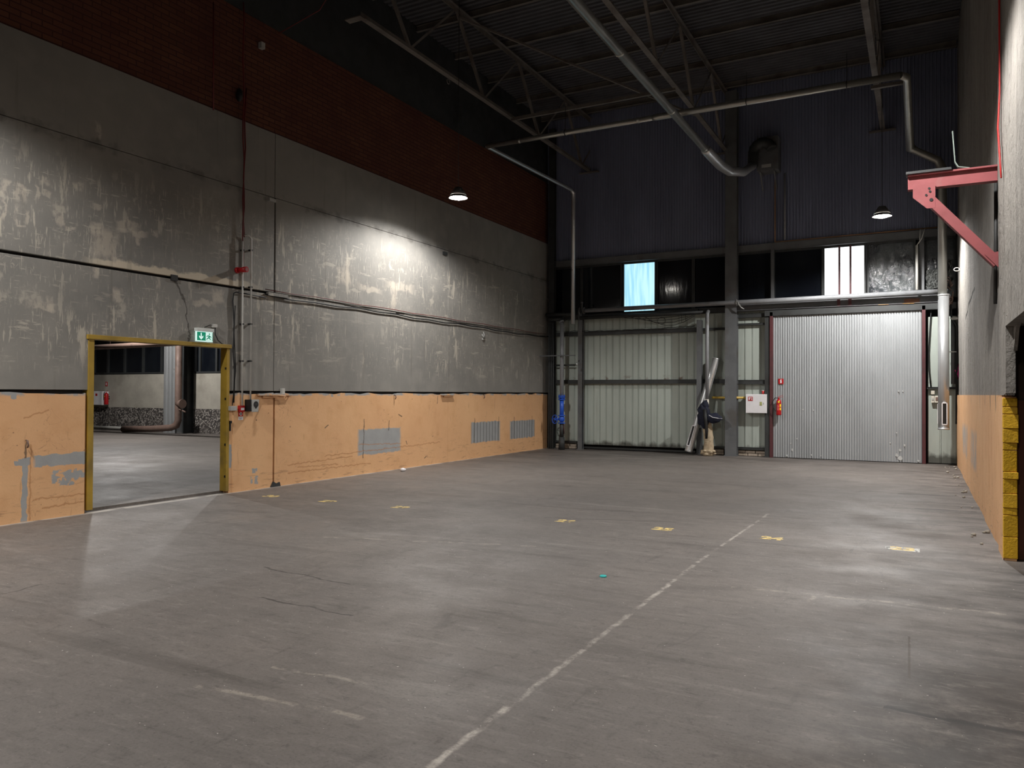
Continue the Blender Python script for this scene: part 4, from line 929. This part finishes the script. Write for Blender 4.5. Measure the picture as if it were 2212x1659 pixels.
def extinguisher(loc, label, R=.062, H=.42, hose=True):
    x, y, z = loc; t = thing('fire_extinguisher', loc, label, 'fire extinguisher')
    b = MB(); zs = [0, .01, .03, H*.8, H*.88, H*.95, H*.97]; rs = [.8, .97, 1, 1, .85, .45, .3]
    b.tube([(x, y, z+k) for k in zs], R, 20, rr=[R*k for k in rs]); b.build('cylinder', m_red, t)
    b = MB(); b.tube([(x, y, z+H*.95), (x, y, z+H+.03)], .016, 10); b.bar((x-.02, y, z+H+.02), (x+.11, y, z+H+.04), .018, .008); b.bar((x-.02, y, z+H+.04), (x+.1, y, z+H+.085), .018, .008); b.build('valve_handle', m_red, t)
    b = MB(); b.tube([(x-.01, y-.01, z+H+.01), (x-.08, y-.02, z+H+.02), (x-.15, y-.02, z+H-.08), (x-.14, y-.02, z+.2), (x-.08, y-.02, z+.12), (x-.06, y-.02, z+.1)], .009, 8); b.build('hose', m_black, t)
    b = MB(); b.tube([(x+.01, y-R*.99, z+.335), (x+.01, y-R*1.04, z+.335)], .024, 14); b.build('round_sticker', simple('yellow_sticker', (250,224,30), .5), t)
    b = MB()
    for (z0, z1) in ((.215, .28), (.13, .19)): b.prism([(x+.030, y-R*.88), (x+.055, y-R*.55), (x+.058, y-R*.57), (x+.032, y-R*.92)], z+z0, z+z1)
    b.build('side_label', bpy.data.materials['yellow_sticker'], t)
    b = MB()
    for k in range(5): b.box(x-.03, x+.01+.008*(k % 2), y-R*1.005, y-R*.98, z+.13+.028*k, z+.138+.028*k)
    b.build('printed_lines', simple('pink_print', (236,150,150), .5), t)
    b = MB(); b.box(x-.02, x+.02, y+R, y+R+.05, z+.3, z+.34); b.box(x-.05, x+.05, y+R*.95, y+R+.01, z+.12, z+.14); b.build('wall_hook', m_steel_dk, t)
    return t
ex, ez = at(1682, 897, 1, YB-.22).x, at(1682, 897, 1, YB-.22).z
extinguisher((ex+.005, YB-.235, ez), 'red fire extinguisher hung at the left edge of the gate')
t = thing('extinguisher_sign', (bx(1687), YB-.13, 1.8), 'red square sign with white extinguisher symbol on the gate', 'sign')
q = lambda u, v: Bp(u, v, YB-.13)
a, c = q(1681.5, 818), q(1692.5, 829.5)
b = MB(); b.box(a[0], c[0], YB-.13, YB-.122, c[1], a[1]); b.build('sign_plate', m_red, t)
w = c[0]-a[0]; h = a[1]-c[1]; f4 = Fr((a[0], YB-.13, c[1]), (w,0,0), (0,0,h), (0,-1,0))
b = MB(); b.prism([(.36,.15),(.64,.15),(.64,.62),(.56,.7),(.56,.78),(.7,.8),(.7,.86),(.44,.86),(.3,.66),(.36,.62)], 0, .003, f4); b.build('sign_symbol', m_white, t)

# ------------------------------------------------------------------ left wall services
def Lq(u, v, n=0): p = at(u, v, 0, XL+n); return p.y, p.z
# exit sign
t0 = Lq(424, 716, .06); y0, zt = t0; y1, z2 = Lq(461, 737, .06)
y0 = Lq(425, 712, .06)[0]; yc = (y0+y1)/2; zb = Lq(442, 738, .06)[1]; ztop = Lq(442, 709, .06)[1]
t = thing('exit_sign', (XL+.03, yc, zb), 'lit green exit sign with running figure above the yellow frame', 'exit sign')
b = MB(); b.box(y0, y1, ztop-.05, ztop, 0, .075, FL); b.build('sign_housing', m_green_d, t, bevel=.004)
b = MB(); b.box(y0+.003, y1-.003, zb, ztop-.05, .02, .05, FL); b.build('sign_panel', m_exw, t, bevel=.002)
f5 = Fr((XL+.0505, y0, zb), (0, y1-y0, 0), (0,0, ztop-.05-zb), (1,0,0))
b = MB(); b.box(.05, .97, .1, .93, 0, .003, f5); b.build('green_field', m_green, t)
b = MB(); b.prism([(.25,.85),(.31,.85),(.31,.45),(.40,.58),(.40,.42),(.28,.18),(.16,.42),(.16,.58),(.25,.45)], .003, .006, f5)
b.prism([(.55,.12),(.93,.12),(.93,.92),(.55,.92)], .003, .006, f5); b.build('arrow_and_door', m_exw, t)
b = MB(); b.prism([(.72,.78),(.76,.86),(.81,.78),(.77,.7)], .006, .009, f5)
b.prism([(.62,.62),(.72,.66),(.8,.62),(.88,.45),(.85,.42),(.79,.5),(.77,.42),(.86,.25),(.82,.2),(.72,.36),(.6,.2),(.57,.26),(.7,.45),(.71,.56),(.64,.54),(.62,.46),(.59,.5)], .006, .009, f5); b.build('running_figure', m_green, t)
def wbox(u0, v0, u1, v1, d, name, mat, label, cat, bevel=.004, parent=None):
    a = Lq(u0, v0, d); c = Lq(u1, v1, d); b = MB(); b.box(a[0], c[0], min(a[1], c[1]), max(a[1], c[1]), 0.0, d, FL); o = b.build(name, mat, parent, bevel)
    if label: tag(o, label, cat)
    return o
wbox(461, 700, 470, 708, .05, 'junction_box', m_pipe_w, 'small white junction box right above the exit sign', 'box')
b = MB(); pts = [(464, 708), (464, 722), (470, 735), (478, 742), (489, 746)]; b.tube([(XL+.012, *Lq(u, v)) for u, v in pts], .007, 6)
b.tube([(XL+.02, *Lq(u, v)) for u, v in [(462,703), (452,702), (440,707)]], .006, 6); tag(b.build('sign_cable', m_black), 'thin black cable from the exit sign down to the yellow frame', 'cable')
# small grey box / manual call point / control panel
t = thing('junction_box', (XL, Lq(504, 884)[0], Lq(504, 889)[1]), 'small grey junction box on the orange band beside the yellow frame', 'box')
wbox(498, 877.5, 512, 887, .06, 'box_body', m_grbox, None, None, parent=t)
t = thing('manual_call_point', (XL, Lq(522, 890)[0], Lq(522, 908)[1]), 'red alarm call point with a small sign hanging under the conduit', 'alarm')
wbox(517.5, 876, 529, 889.5, .05, 'alarm_box', m_red, None, None, parent=t)
a = Lq(521, 881, .052); c = Lq(527.5, 886, .052); MB().box(a[0], c[0], c[1], a[1], .05, .055, FL).build('white_label', m_white, t)
a = Lq(515.5, 889.5, .02); c = Lq(525, 899, .02); MB().box(a[0], c[0], c[1], a[1], 0, .02, FL).build('pictogram_plate', m_red, t)
yc, zc = (a[0]+c[0])/2, (a[1]+c[1])/2
b = MB(); b.tube([(XL+.0195, yc, zc), (XL+.022, yc, zc)], .026, 14); b.build('pictogram_ring', m_white, t); b = MB(); b.tube([(XL+.0215, yc, zc), (XL+.024, yc, zc)], .014, 12); b.build('pictogram_button', m_black, t)
a = Lq(515.5, 900, .02); c = Lq(525, 907, .02); MB().box(a[0], c[0], c[1], a[1], 0, .02, FL).build('white_plate', m_white, t)
b = MB()
for k in range(3): b.box(a[0]+.01, c[0]-.012-.01*k, a[1]-.016-.014*k, a[1]-.012-.014*k, .02, .0215, FL)
b.build('printed_lines', m_steel_dk, t)
# wall charger style panel
y0, _ = Lq(539, 880, .1); y1, _ = Lq(553, 880, .1); zt = Lq(546, 863, .12)[1]; zb = Lq(546, 890, .12)[1]
t = thing('wall_device', (XL, (y0+y1)/2, zb), 'grey and black wall device with a drop shaped dark display under a conduit', 'wall device')
b = MB(); b.prism([(y0-.02, zb+.01), (y1-.015, zb+.01), (y1+.0, zt), (y0-.02, zt)], 0, .15, FL); b.build('black_case', m_black, t, bevel=.01)
b = MB(); b.prism([(y0-.005, zb), (y1-.01, zb+.0), (y1+.01, zt), (y0-.01, zt)], .15, .165, FL); b.build('front_cover', m_grbox, t, bevel=.006)
yc = (y0+y1)/2+.005; zc = zb+(zt-zb)*.6; r = .048
pts = [(yc+r*cos(a), zc+r*1.1*sin(a)) for a in [(-.15+i*1.3/14)*pi for i in range(15)]] + [(yc, zb+(zt-zb)*.26)]
b = MB(); b.prism(pts, .165, .170, FL); b.build('drop_display', m_black, t)
b = MB(); b.box(yc-.024, yc+.024, zc-.012, zc+.025, .170, .172, FL); b.build('display_screen', m_steel_dk, t)
# conduits
def conduit(pts, r, mat, name, label, clips=True, off=.06, cat='conduit'):
    t = thing(name, (XL+off, Lq(*pts[-1])[0], Lq(*pts[-1])[1]), label, cat); b = MB()
    P = [(XL+off, *Lq(u, v, off)) for u, v in pts]; b.tube(P, r, 8); b.build('conduit_run', mat, t)
    if clips:
        b = MB()
        for v in (700, 780, 620, 540):
            z = Lq(pts[-1][0], v, off)[1]; y = P[-1][1]; b.box(y-r*1.3, y+r*1.3, z-.012, z+.012, 0, off+r, FL)
        b.build('clip', m_black, t)
    return t
conduit([(524, 521), (523, 876)], .013, m_pipe_w, 'conduit', 'white conduit dropping to the red alarm call point')
conduit([(528, 508), (538, 510), (543, 516), (541, 863)], .013, m_pipe_w, 'conduit', 'white conduit dropping to the grey and black wall device')
t = thing('red_riser_cable', (XL+.05, Lq(526, 400)[0], 4.0), 'dark red cable rising up the left wall to the roof', 'cable')
for k, (a, bb) in enumerate([((526, 5), (526, 512)), ((531, 190), (524, 580))]):
    b = MB(); P = [Lq(*a, .05), Lq(*bb, .05)]; n = 12
    b.tube([(XL+.05, P[0][0]+(P[1][0]-P[0][0])*i/n+.015*sin(i*1.7+k), P[0][1]+(P[1][1]-P[0][1])*i/n) for i in range(n+1)], .011, 6); b.build('cable', m_dkred, t)
b = MB(); b.tube([(XL+.03, *Lq(461, v, .03)) for v in (5, 120, 238)], .01, 6); tag(b.build('dark_cable', m_dkred), 'dark cable hanging down the brick band left of the red riser', 'cable')
y, z = Lq(521, 583, .1); t = thing('alarm_siren', (XL, y, z-.05), 'round red alarm siren on the left wall beside the conduits', 'alarm')
b = MB(); b.tube([(XL, y-.0, z), (XL+.05, y, z)], .05, 18); b.tube([(XL+.05, y, z), (XL+.22, y, z)], .045, 18, rr=[.04, .045]); b.build('siren_body', m_red, t)
b = MB(); b.tube([(XL+.22, y, z), (XL+.225, y, z)], .03, 16); b.build('siren_lens', m_pinkred, t)
b = MB(); P = [(505, 870), (507, 800), (504, 760), (506, 700), (503, 650), (505, 633), (510, 631), (540, 636), (575, 643)]
b.tube([(XL+.02, *Lq(u, v, .02)) for u, v in P], .011, 6); b.tube([(XL+.02, *Lq(u, v, .02)) for u, v in [(502, 876), (509, 800), (506, 720), (508, 660)]], .007, 6)
tag(b.build('black_drop_cable', m_black), 'black cable dropping from the wall joint to the small grey box', 'cable')
b = MB(); ys = [9.25+.6*i for i in range(19)]; rnd = random.Random(15)
b.tube([(XL+.03, y, 3.225-.02*(i % 2)-.012*sin(i)) for i, y in enumerate(ys) if y < YB-.1], .013, 6); tag(b.build('joint_cable', m_black), 'black cable clipped along the long joint of the left wall', 'cable')
b = MB(); b.tube([(XL+.03, y, 3.31-.01*sin(i*2.)) for i, y in enumerate(ys) if y < YB-.1], .007, 6); tag(b.build('thin_red_cable', m_dkred), 'thin red cable above the joint cable of the left wall', 'cable')
b = MB(); yb0, zb0 = Lq(584, 648); b.box(9.3, 9.75, 3.215, 3.27, 0, .05, FL); tag(b.build('joint_cover', m_wall), 'grey cover plate where the wall joints cross above the conduits', 'cover plate')
b = MB(); y, z = Lq(376, 600); b.box(y-.06, y+.05, z-.045, z+.04, 0, .02, FL); tag(b.build('dark_patch_box', m_black), 'small dark box in the long joint of left wall above the yellow frame', 'box')
b = MB(); y, z = Lq(585, 431, .02); b.box(y-.04, y+.1, z-.03, z+.02, 0, .04, FL); tag(b.build('anchor_plate', m_grbox), 'small pale anchor plate at the top of vertical wall joint', 'plate')
b = MB(); y, z = Lq(568, 98, .03); b.box(y-.04, y+.04, z-.05, z+.05, -.04, .04, FL); tag(b.build('sensor_box', m_grbox), 'small grey sensor box high on the brick band', 'box')
b = MB(); y, z = Lq(517, 205, .03); b.ellipsoid((XL+.03, y, z), (.06, .04, .11), 12, 8); tag(b.build('old_wall_lamp', m_black), 'small dark fitting on the brick band left of the red riser', 'fitting')
b = MB(); y, z = Lq(592, 98, .03); P = [at(700, 25, 1, 10.5), at(760, 0, 1, 10.5)]
b.tube([(XL+.02, Lq(600, 78)[0], 7.7), tuple(at(690, 22, 0, -9.1)), (-8.35, 9.6, 8.4)], .008, 6); tag(b.build('roof_cable', m_dkred), 'thin cable stretched from the brick band to the left truss', 'cable')
b = MB(); y, z = Lq(611, 845, .03); b.box(y-.03, y+.03, z-.05, z+.05, 0, .05, FL); tag(b.build('white_wall_clip', m_pipe_w), 'small white fitting on the top edge of the orange band', 'fitting')
b = MB(); y, z = Lq(960, 547, .02); b.box(y-.05, y+.09, z-.04, z+.03, 0, .05, FL); tag(b.build('anchor_plate', m_steel_dk), 'dark anchor plate on the left wall joint below the bright lamp', 'plate')
b = MB(); y, z = Lq(1044, 722, .03); b.tube([(XL+.03, y, z+.06), (XL+.04, y+.03, z-.02), (XL+.04, y-.02, z-.09), (XL+.03, y-.06, z)], .012, 6); b.box(y-.02, y+.03, z-.14, z-.08, 0, .04, FL); tag(b.build('loose_cable_end', m_grbox), 'loose cable end dangling below the long wall joint near the far corner', 'cable')
# hooks on the orange band
for i, (u, v, lab) in enumerate([(853, 857, 'steel hook on the orange band above the large grey patch'), (58, 958, 'steel hook on the orange band at the left edge'), (1045, 856, 'small steel hook on the orange band between the two striped grey patches and top edge')]):
    y, z = Lq(u, v, .03); b = MB(); b.tube([(XL+.01, y, z+.04), (XL+.05, y, z+.03), (XL+.06, y, z-.02), (XL+.03, y+.01, z-.05)], .009, 6); tag(b.build('wall_hook', m_brown), lab, 'hook')
b = MB(); y, z = Lq(600, 862, .05); b.tube([(XL+.0, y-.25, 1.545), (XL+.16, y-.1, 1.545), (XL+.2, y+.02, 1.53)], .012, 8); b.tube([(XL+.2, y+.02+.02*cos(a), 1.5+.03*sin(a)) for a in [i*pi/6 for i in range(13)]], .008, 6)
tag(b.build('ring_hook', m_orL), 'orange painted ring hook at the wall joint right of the wall device', 'hook')
b = MB(); y, z = Lq(497, 932); b.box(8.54, 8.565, .98, 1.13, 0, .02, FL); b.box(8.54, 8.57, 1.1, 1.14, 0, .035, FL); tag(b.build('latch_keeper', m_black), 'black latch keeper on the edge of the orange band at the frame', 'latch')
b = MB(); p = at(587, 1046, 2, 0); b.prism([(9.40, 0), (9.62, 0), (9.60, .07), (9.53, .05), (9.46, .09)], .012, .04, FL); tag(b.build('anchor_bracket', m_steel_dk), 'small dark anchor bracket at the foot of open wall joint', 'bracket')

# ------------------------------------------------------------------ side hall seen through the opening
YS = 19.85
ws = struct('wall_side', (-26, YS, 0))
b = MB(); b.box(-34, -19.5, YS, YS+.3, .93, 2.3); b.build('concrete_upper', m_conc, ws)
b = MB(); b.box(-34, -19.5, YS-.03, YS+.3, 0, .95); b.build('pebble_plinth', m_pebble, ws)
b = MB(); b.box(-34, XL-.29, YS+.12, YS+.3, 2.3, 6.3); b.build('dark_wall', m_steel_dk, ws); b = MB(); b.box(-19.5, XL-.29, YS, YS+.3, 0, 6.3); b.build('side_wall', m_conc, ws)
def sx(u, v=800, Y=YS): return at(u, v, 1, Y).x
edges = [202, 231, 267, 307, 347, 412, 430, 466, 490]
w = struct('window_11', (-26, YS, 2.3))
b = MB(); b.box(-33.5, -19.6, 2.32, 5.6, YS+.08-YS, YS+.1-YS, Fr((0,YS,0),(1,0,0),(0,0,1),(0,1,0))); b.build('pane', m_glass, w)
b = MB()
for u in edges: b.box(sx(u)-.05, sx(u)+.05, YS+.02, YS+.1, 2.3, 5.6)
b.box(-33.5, -19.6, YS, YS+.1, 2.28, 2.36); b.build('window_frame', m_steel_dk, w)
x0, x1 = sx(354, Y=YS-.5), sx(381, Y=YS-.5)
t = thing('galvanised_casing', ((x0+x1)/2, YS-.35, 0), 'bright corrugated metal casing standing by the far wall through the opening', 'casing')
pr = []; x = x0
while x < x1: pr += [(x, 0), (x+.08, 0), (x+.1, .06), (x+.17, .06)]; x += .19
b = MB(); b.sheet(pr, 0, 5.5, Fr((0,YS-.5,0),(1,0,0),(0,0,1),(0,-1,0))); b.box(x0, x1, YS-.49, YS-.1, 0, 5.5); b.build('corrugated_sheet', m_galv2, t)
xp = sx(386, Y=YS-.8)
t = thing('brown_heating_pipe', (xp, YS-.8, .04), 'thick brown pipe dropping by the casing and bending along the side hall floor', 'pipe')
pf = at(310, 934, 2, .12)
b = MB(); b.tube([(xp, YS-.8, 5.6), (xp, YS-.8, .55), (xp-.08, YS-.82, .35), (xp-.3, YS-.88, .26), (xp-1.2, YS-1.0, .2), (xp-2.6, YS-1.2, .16)], .12, 14); b.build('pipe_run', m_brown, t)
b = MB(); b.tube([(xp, YS-.8, 1.15), (xp+.25, YS-.85, 1.15)], .13, 12); b.tube([(xp+.25, YS-.85, 1.15), (xp+.3, YS-.85, 1.15)], .17, 12); b.tube([(xp+.1, YS-.85, .95), (xp+.45, YS-.85, .85)], .03, 8); b.build('branch_flange', m_brown, t)
hcol(sx(394, Y=YS-.4), sx(405, Y=YS-.4), YS-.4, 6.2, 'dark steel column behind the brown pipe in the side hall', m_steel_dk, depth=.3)
b = MB(); b.tube([(-31, YS-.14, .12), (-26.5, YS-.14, .12)], .06, 10); tag(b.build('white_floor_pipe', m_pipe_w), 'white pipe lying along the foot of the side hall wall', 'pipe')
b = MB(); pa = at(200, 751, 1, 17.0); pb = at(420, 745, 1, 17.0); b.tube([(pa.x-1, 17, pa.z), (pb.x+2, 17, pb.z+.1)], .09, 12); b.tube([(pa.x+1, 17, pa.z), (pa.x+1, 17, 6.21)], .012, 6); b.tube([(pb.x+1, 17, pb.z), (pb.x+1, 17, 6.21)], .012, 6); tag(b.build('overhead_pipe', m_brown), 'brownish pipe crossing overhead in the side hall', 'pipe')
x0, z1 = at(203, 845, 1, YS-.25).x, at(203, 845, 1, YS-.25).z; x1, z0 = at(222, 875, 1, YS-.25).x, at(222, 875, 1, YS-.25).z
t = thing('fire_hose_cabinet', ((x0+x1)/2, YS-.25, z0), 'white fire hose cabinet on the far wall through the yellow framed opening', 'cabinet')
x0 -= .15; b = MB(); b.box(x0, x1, YS-.27, YS-.0, z0, z1); b.build('cabinet_body', m_white, t, bevel=.008)
b = MB(); b.box(x0+.01, x1-.01, YS-.29, YS-.27, z0+.01, z1-.01); dr = b.build('cabinet_door', m_white, t)
a = at(208, 850, 1, YS-.29); b = MB(); b.box(a.x-.05, a.x+.07, YS-.294, YS-.29, a.z-.1, a.z); b.build('hose_sign', m_red, dr)
e = at(226.5, 874, 1, YS-.2); extinguisher((e.x+.09, YS-.2, e.z), 'red fire extinguisher beside the cabinet in the side hall', R=.085, H=.5)
a = at(230, 829, 1, YS); b = MB(); b.box(a.x-.07, a.x+.07, YS-.01, YS, a.z-.1, a.z+.08); t = b.build('extinguisher_sign', m_red); tag(t, 'small red sign above the extinguisher in the side hall', 'sign')
b = MB(); b.prism([(-.02,-.06),(.03,-.06),(.03,.03),(0,.06),(-.02,.04)], 0, .003, Fr((a.x, YS-.01, a.z), (1,0,0), (0,0,1), (0,-1,0))); b.build('sign_symbol', m_white, t)

# ------------------------------------------------------------------ floor markings and bits
nums = [(585,1072,'30','leftmost painted floor number, nearest the yellow frame'),(708,1083,'29','second painted floor number from the yellow frame'),(865,1096,'28','third painted floor number from the yellow frame'),
        (1222,1126,'26','worn painted floor number left of the middle of the row'),(1432,1143,'25','painted floor number left of the pale floor line'),(1667,1163,'24','painted floor number just right of the pale floor line'),(1950,1186,'23','rightmost painted floor number, on a pale patch')]
for u, v, s, lab in nums:
    p = at(u, v, 2, 0); c = bpy.data.curves.new('painted_number', 'FONT'); c.body = s; c.size = .235; c.align_x = 'CENTER'; c.align_y = 'CENTER'; c.extrude = .0008; c.offset = .011
    tmp = bpy.data.objects.new('tmp', c); me = bpy.data.meshes.new_from_object(tmp); bpy.data.objects.remove(tmp)
    o = bpy.data.objects.new('painted_number', me); COL.objects.link(o); o.location = (p.x, p.y, .0012); me.materials.clear(); me.materials.append(m_num)
    tag(o, lab, 'floor number', 'yellow numbers painted across the floor')
p = at(1949, 1186, 2, 0); t2 = NT('worn_white_paint', .6); t2.pos(); t2.color(lin((190,190,186))); t2.put(t2.b.inputs['Alpha'], t2.ramp(t2.noise(14, detail=5), .4, .5))
b = MB(); b.box(p.x-.16, p.x+.16, p.y-.10, p.y+.10, .0, .0006); tag(b.build('paint_patch', t2.m), 'worn white paint rectangle under the rightmost floor number', 'paint patch')
p = at(1303, 1246, 2, 0); b = MB(); b.tube([(p.x, p.y, 0), (p.x, p.y, .012)], .03, 20, rr=[.032, .028]); tag(b.build('turquoise_disc', simple('turquoise_tone', (60,200,196), .35)), 'small turquoise disc lying alone on the floor', 'cap')  # turquoise disc added in place of a cyan spot of unclear origin
def lump(u, v, r, name, mat, label, cat, sc=(1,1,.6)):
    p = at(u, v, 2, 0); b = MB(); b.ellipsoid((p.x, p.y, r*sc[2]*.9), (r*sc[0], r*sc[1], r*sc[2]), 10, 7, lambda d: 1+.15*sin(d.x*5+d.y*7)); tag(b.build(name, mat), label, cat)
lump(870, 1018, .06, 'plaster_chunk', m_white, 'white plaster chunk lying at the foot of the orange wall', 'rubble')
lump(1212, 969, .045, 'crumpled_paper', m_white, 'small white scrap on the floor by the valve riser', 'litter')
lump(1592, 983, .05, 'crumpled_paper', m_white, 'small white scrap on the floor right of the wide column', 'litter')
rnd = random.Random(77)
b = MB()
for i in range(26):
    x = rnd.uniform(XR-.25, XR-.03); y = rnd.uniform(9.2, 19.8); r = rnd.uniform(.01, .03); b.ellipsoid((x, y, r*.5), (r, r*1.2, r*.7), 7, 5, lambda d: 1+.2*sin(d.x*6))
o = b.build('wall_rubble', m_conc); tag(o, 'crumbs of plaster along the foot of the right wall', 'rubble'); o['kind'] = 'stuff'

# ------------------------------------------------------------------ world + view
w = bpy.data.worlds.new('world'); scn.world = w; w.use_nodes = True
w.node_tree.nodes['Background'].inputs[0].default_value = (.6,.75,1,1); w.node_tree.nodes['Background'].inputs[1].default_value = .2
scn.view_settings.view_transform = 'Standard'; scn.view_settings.look = 'None'; scn.view_settings.exposure = 0; scn.view_settings.gamma = 1; scn.view_settings.use_curve_mapping = False
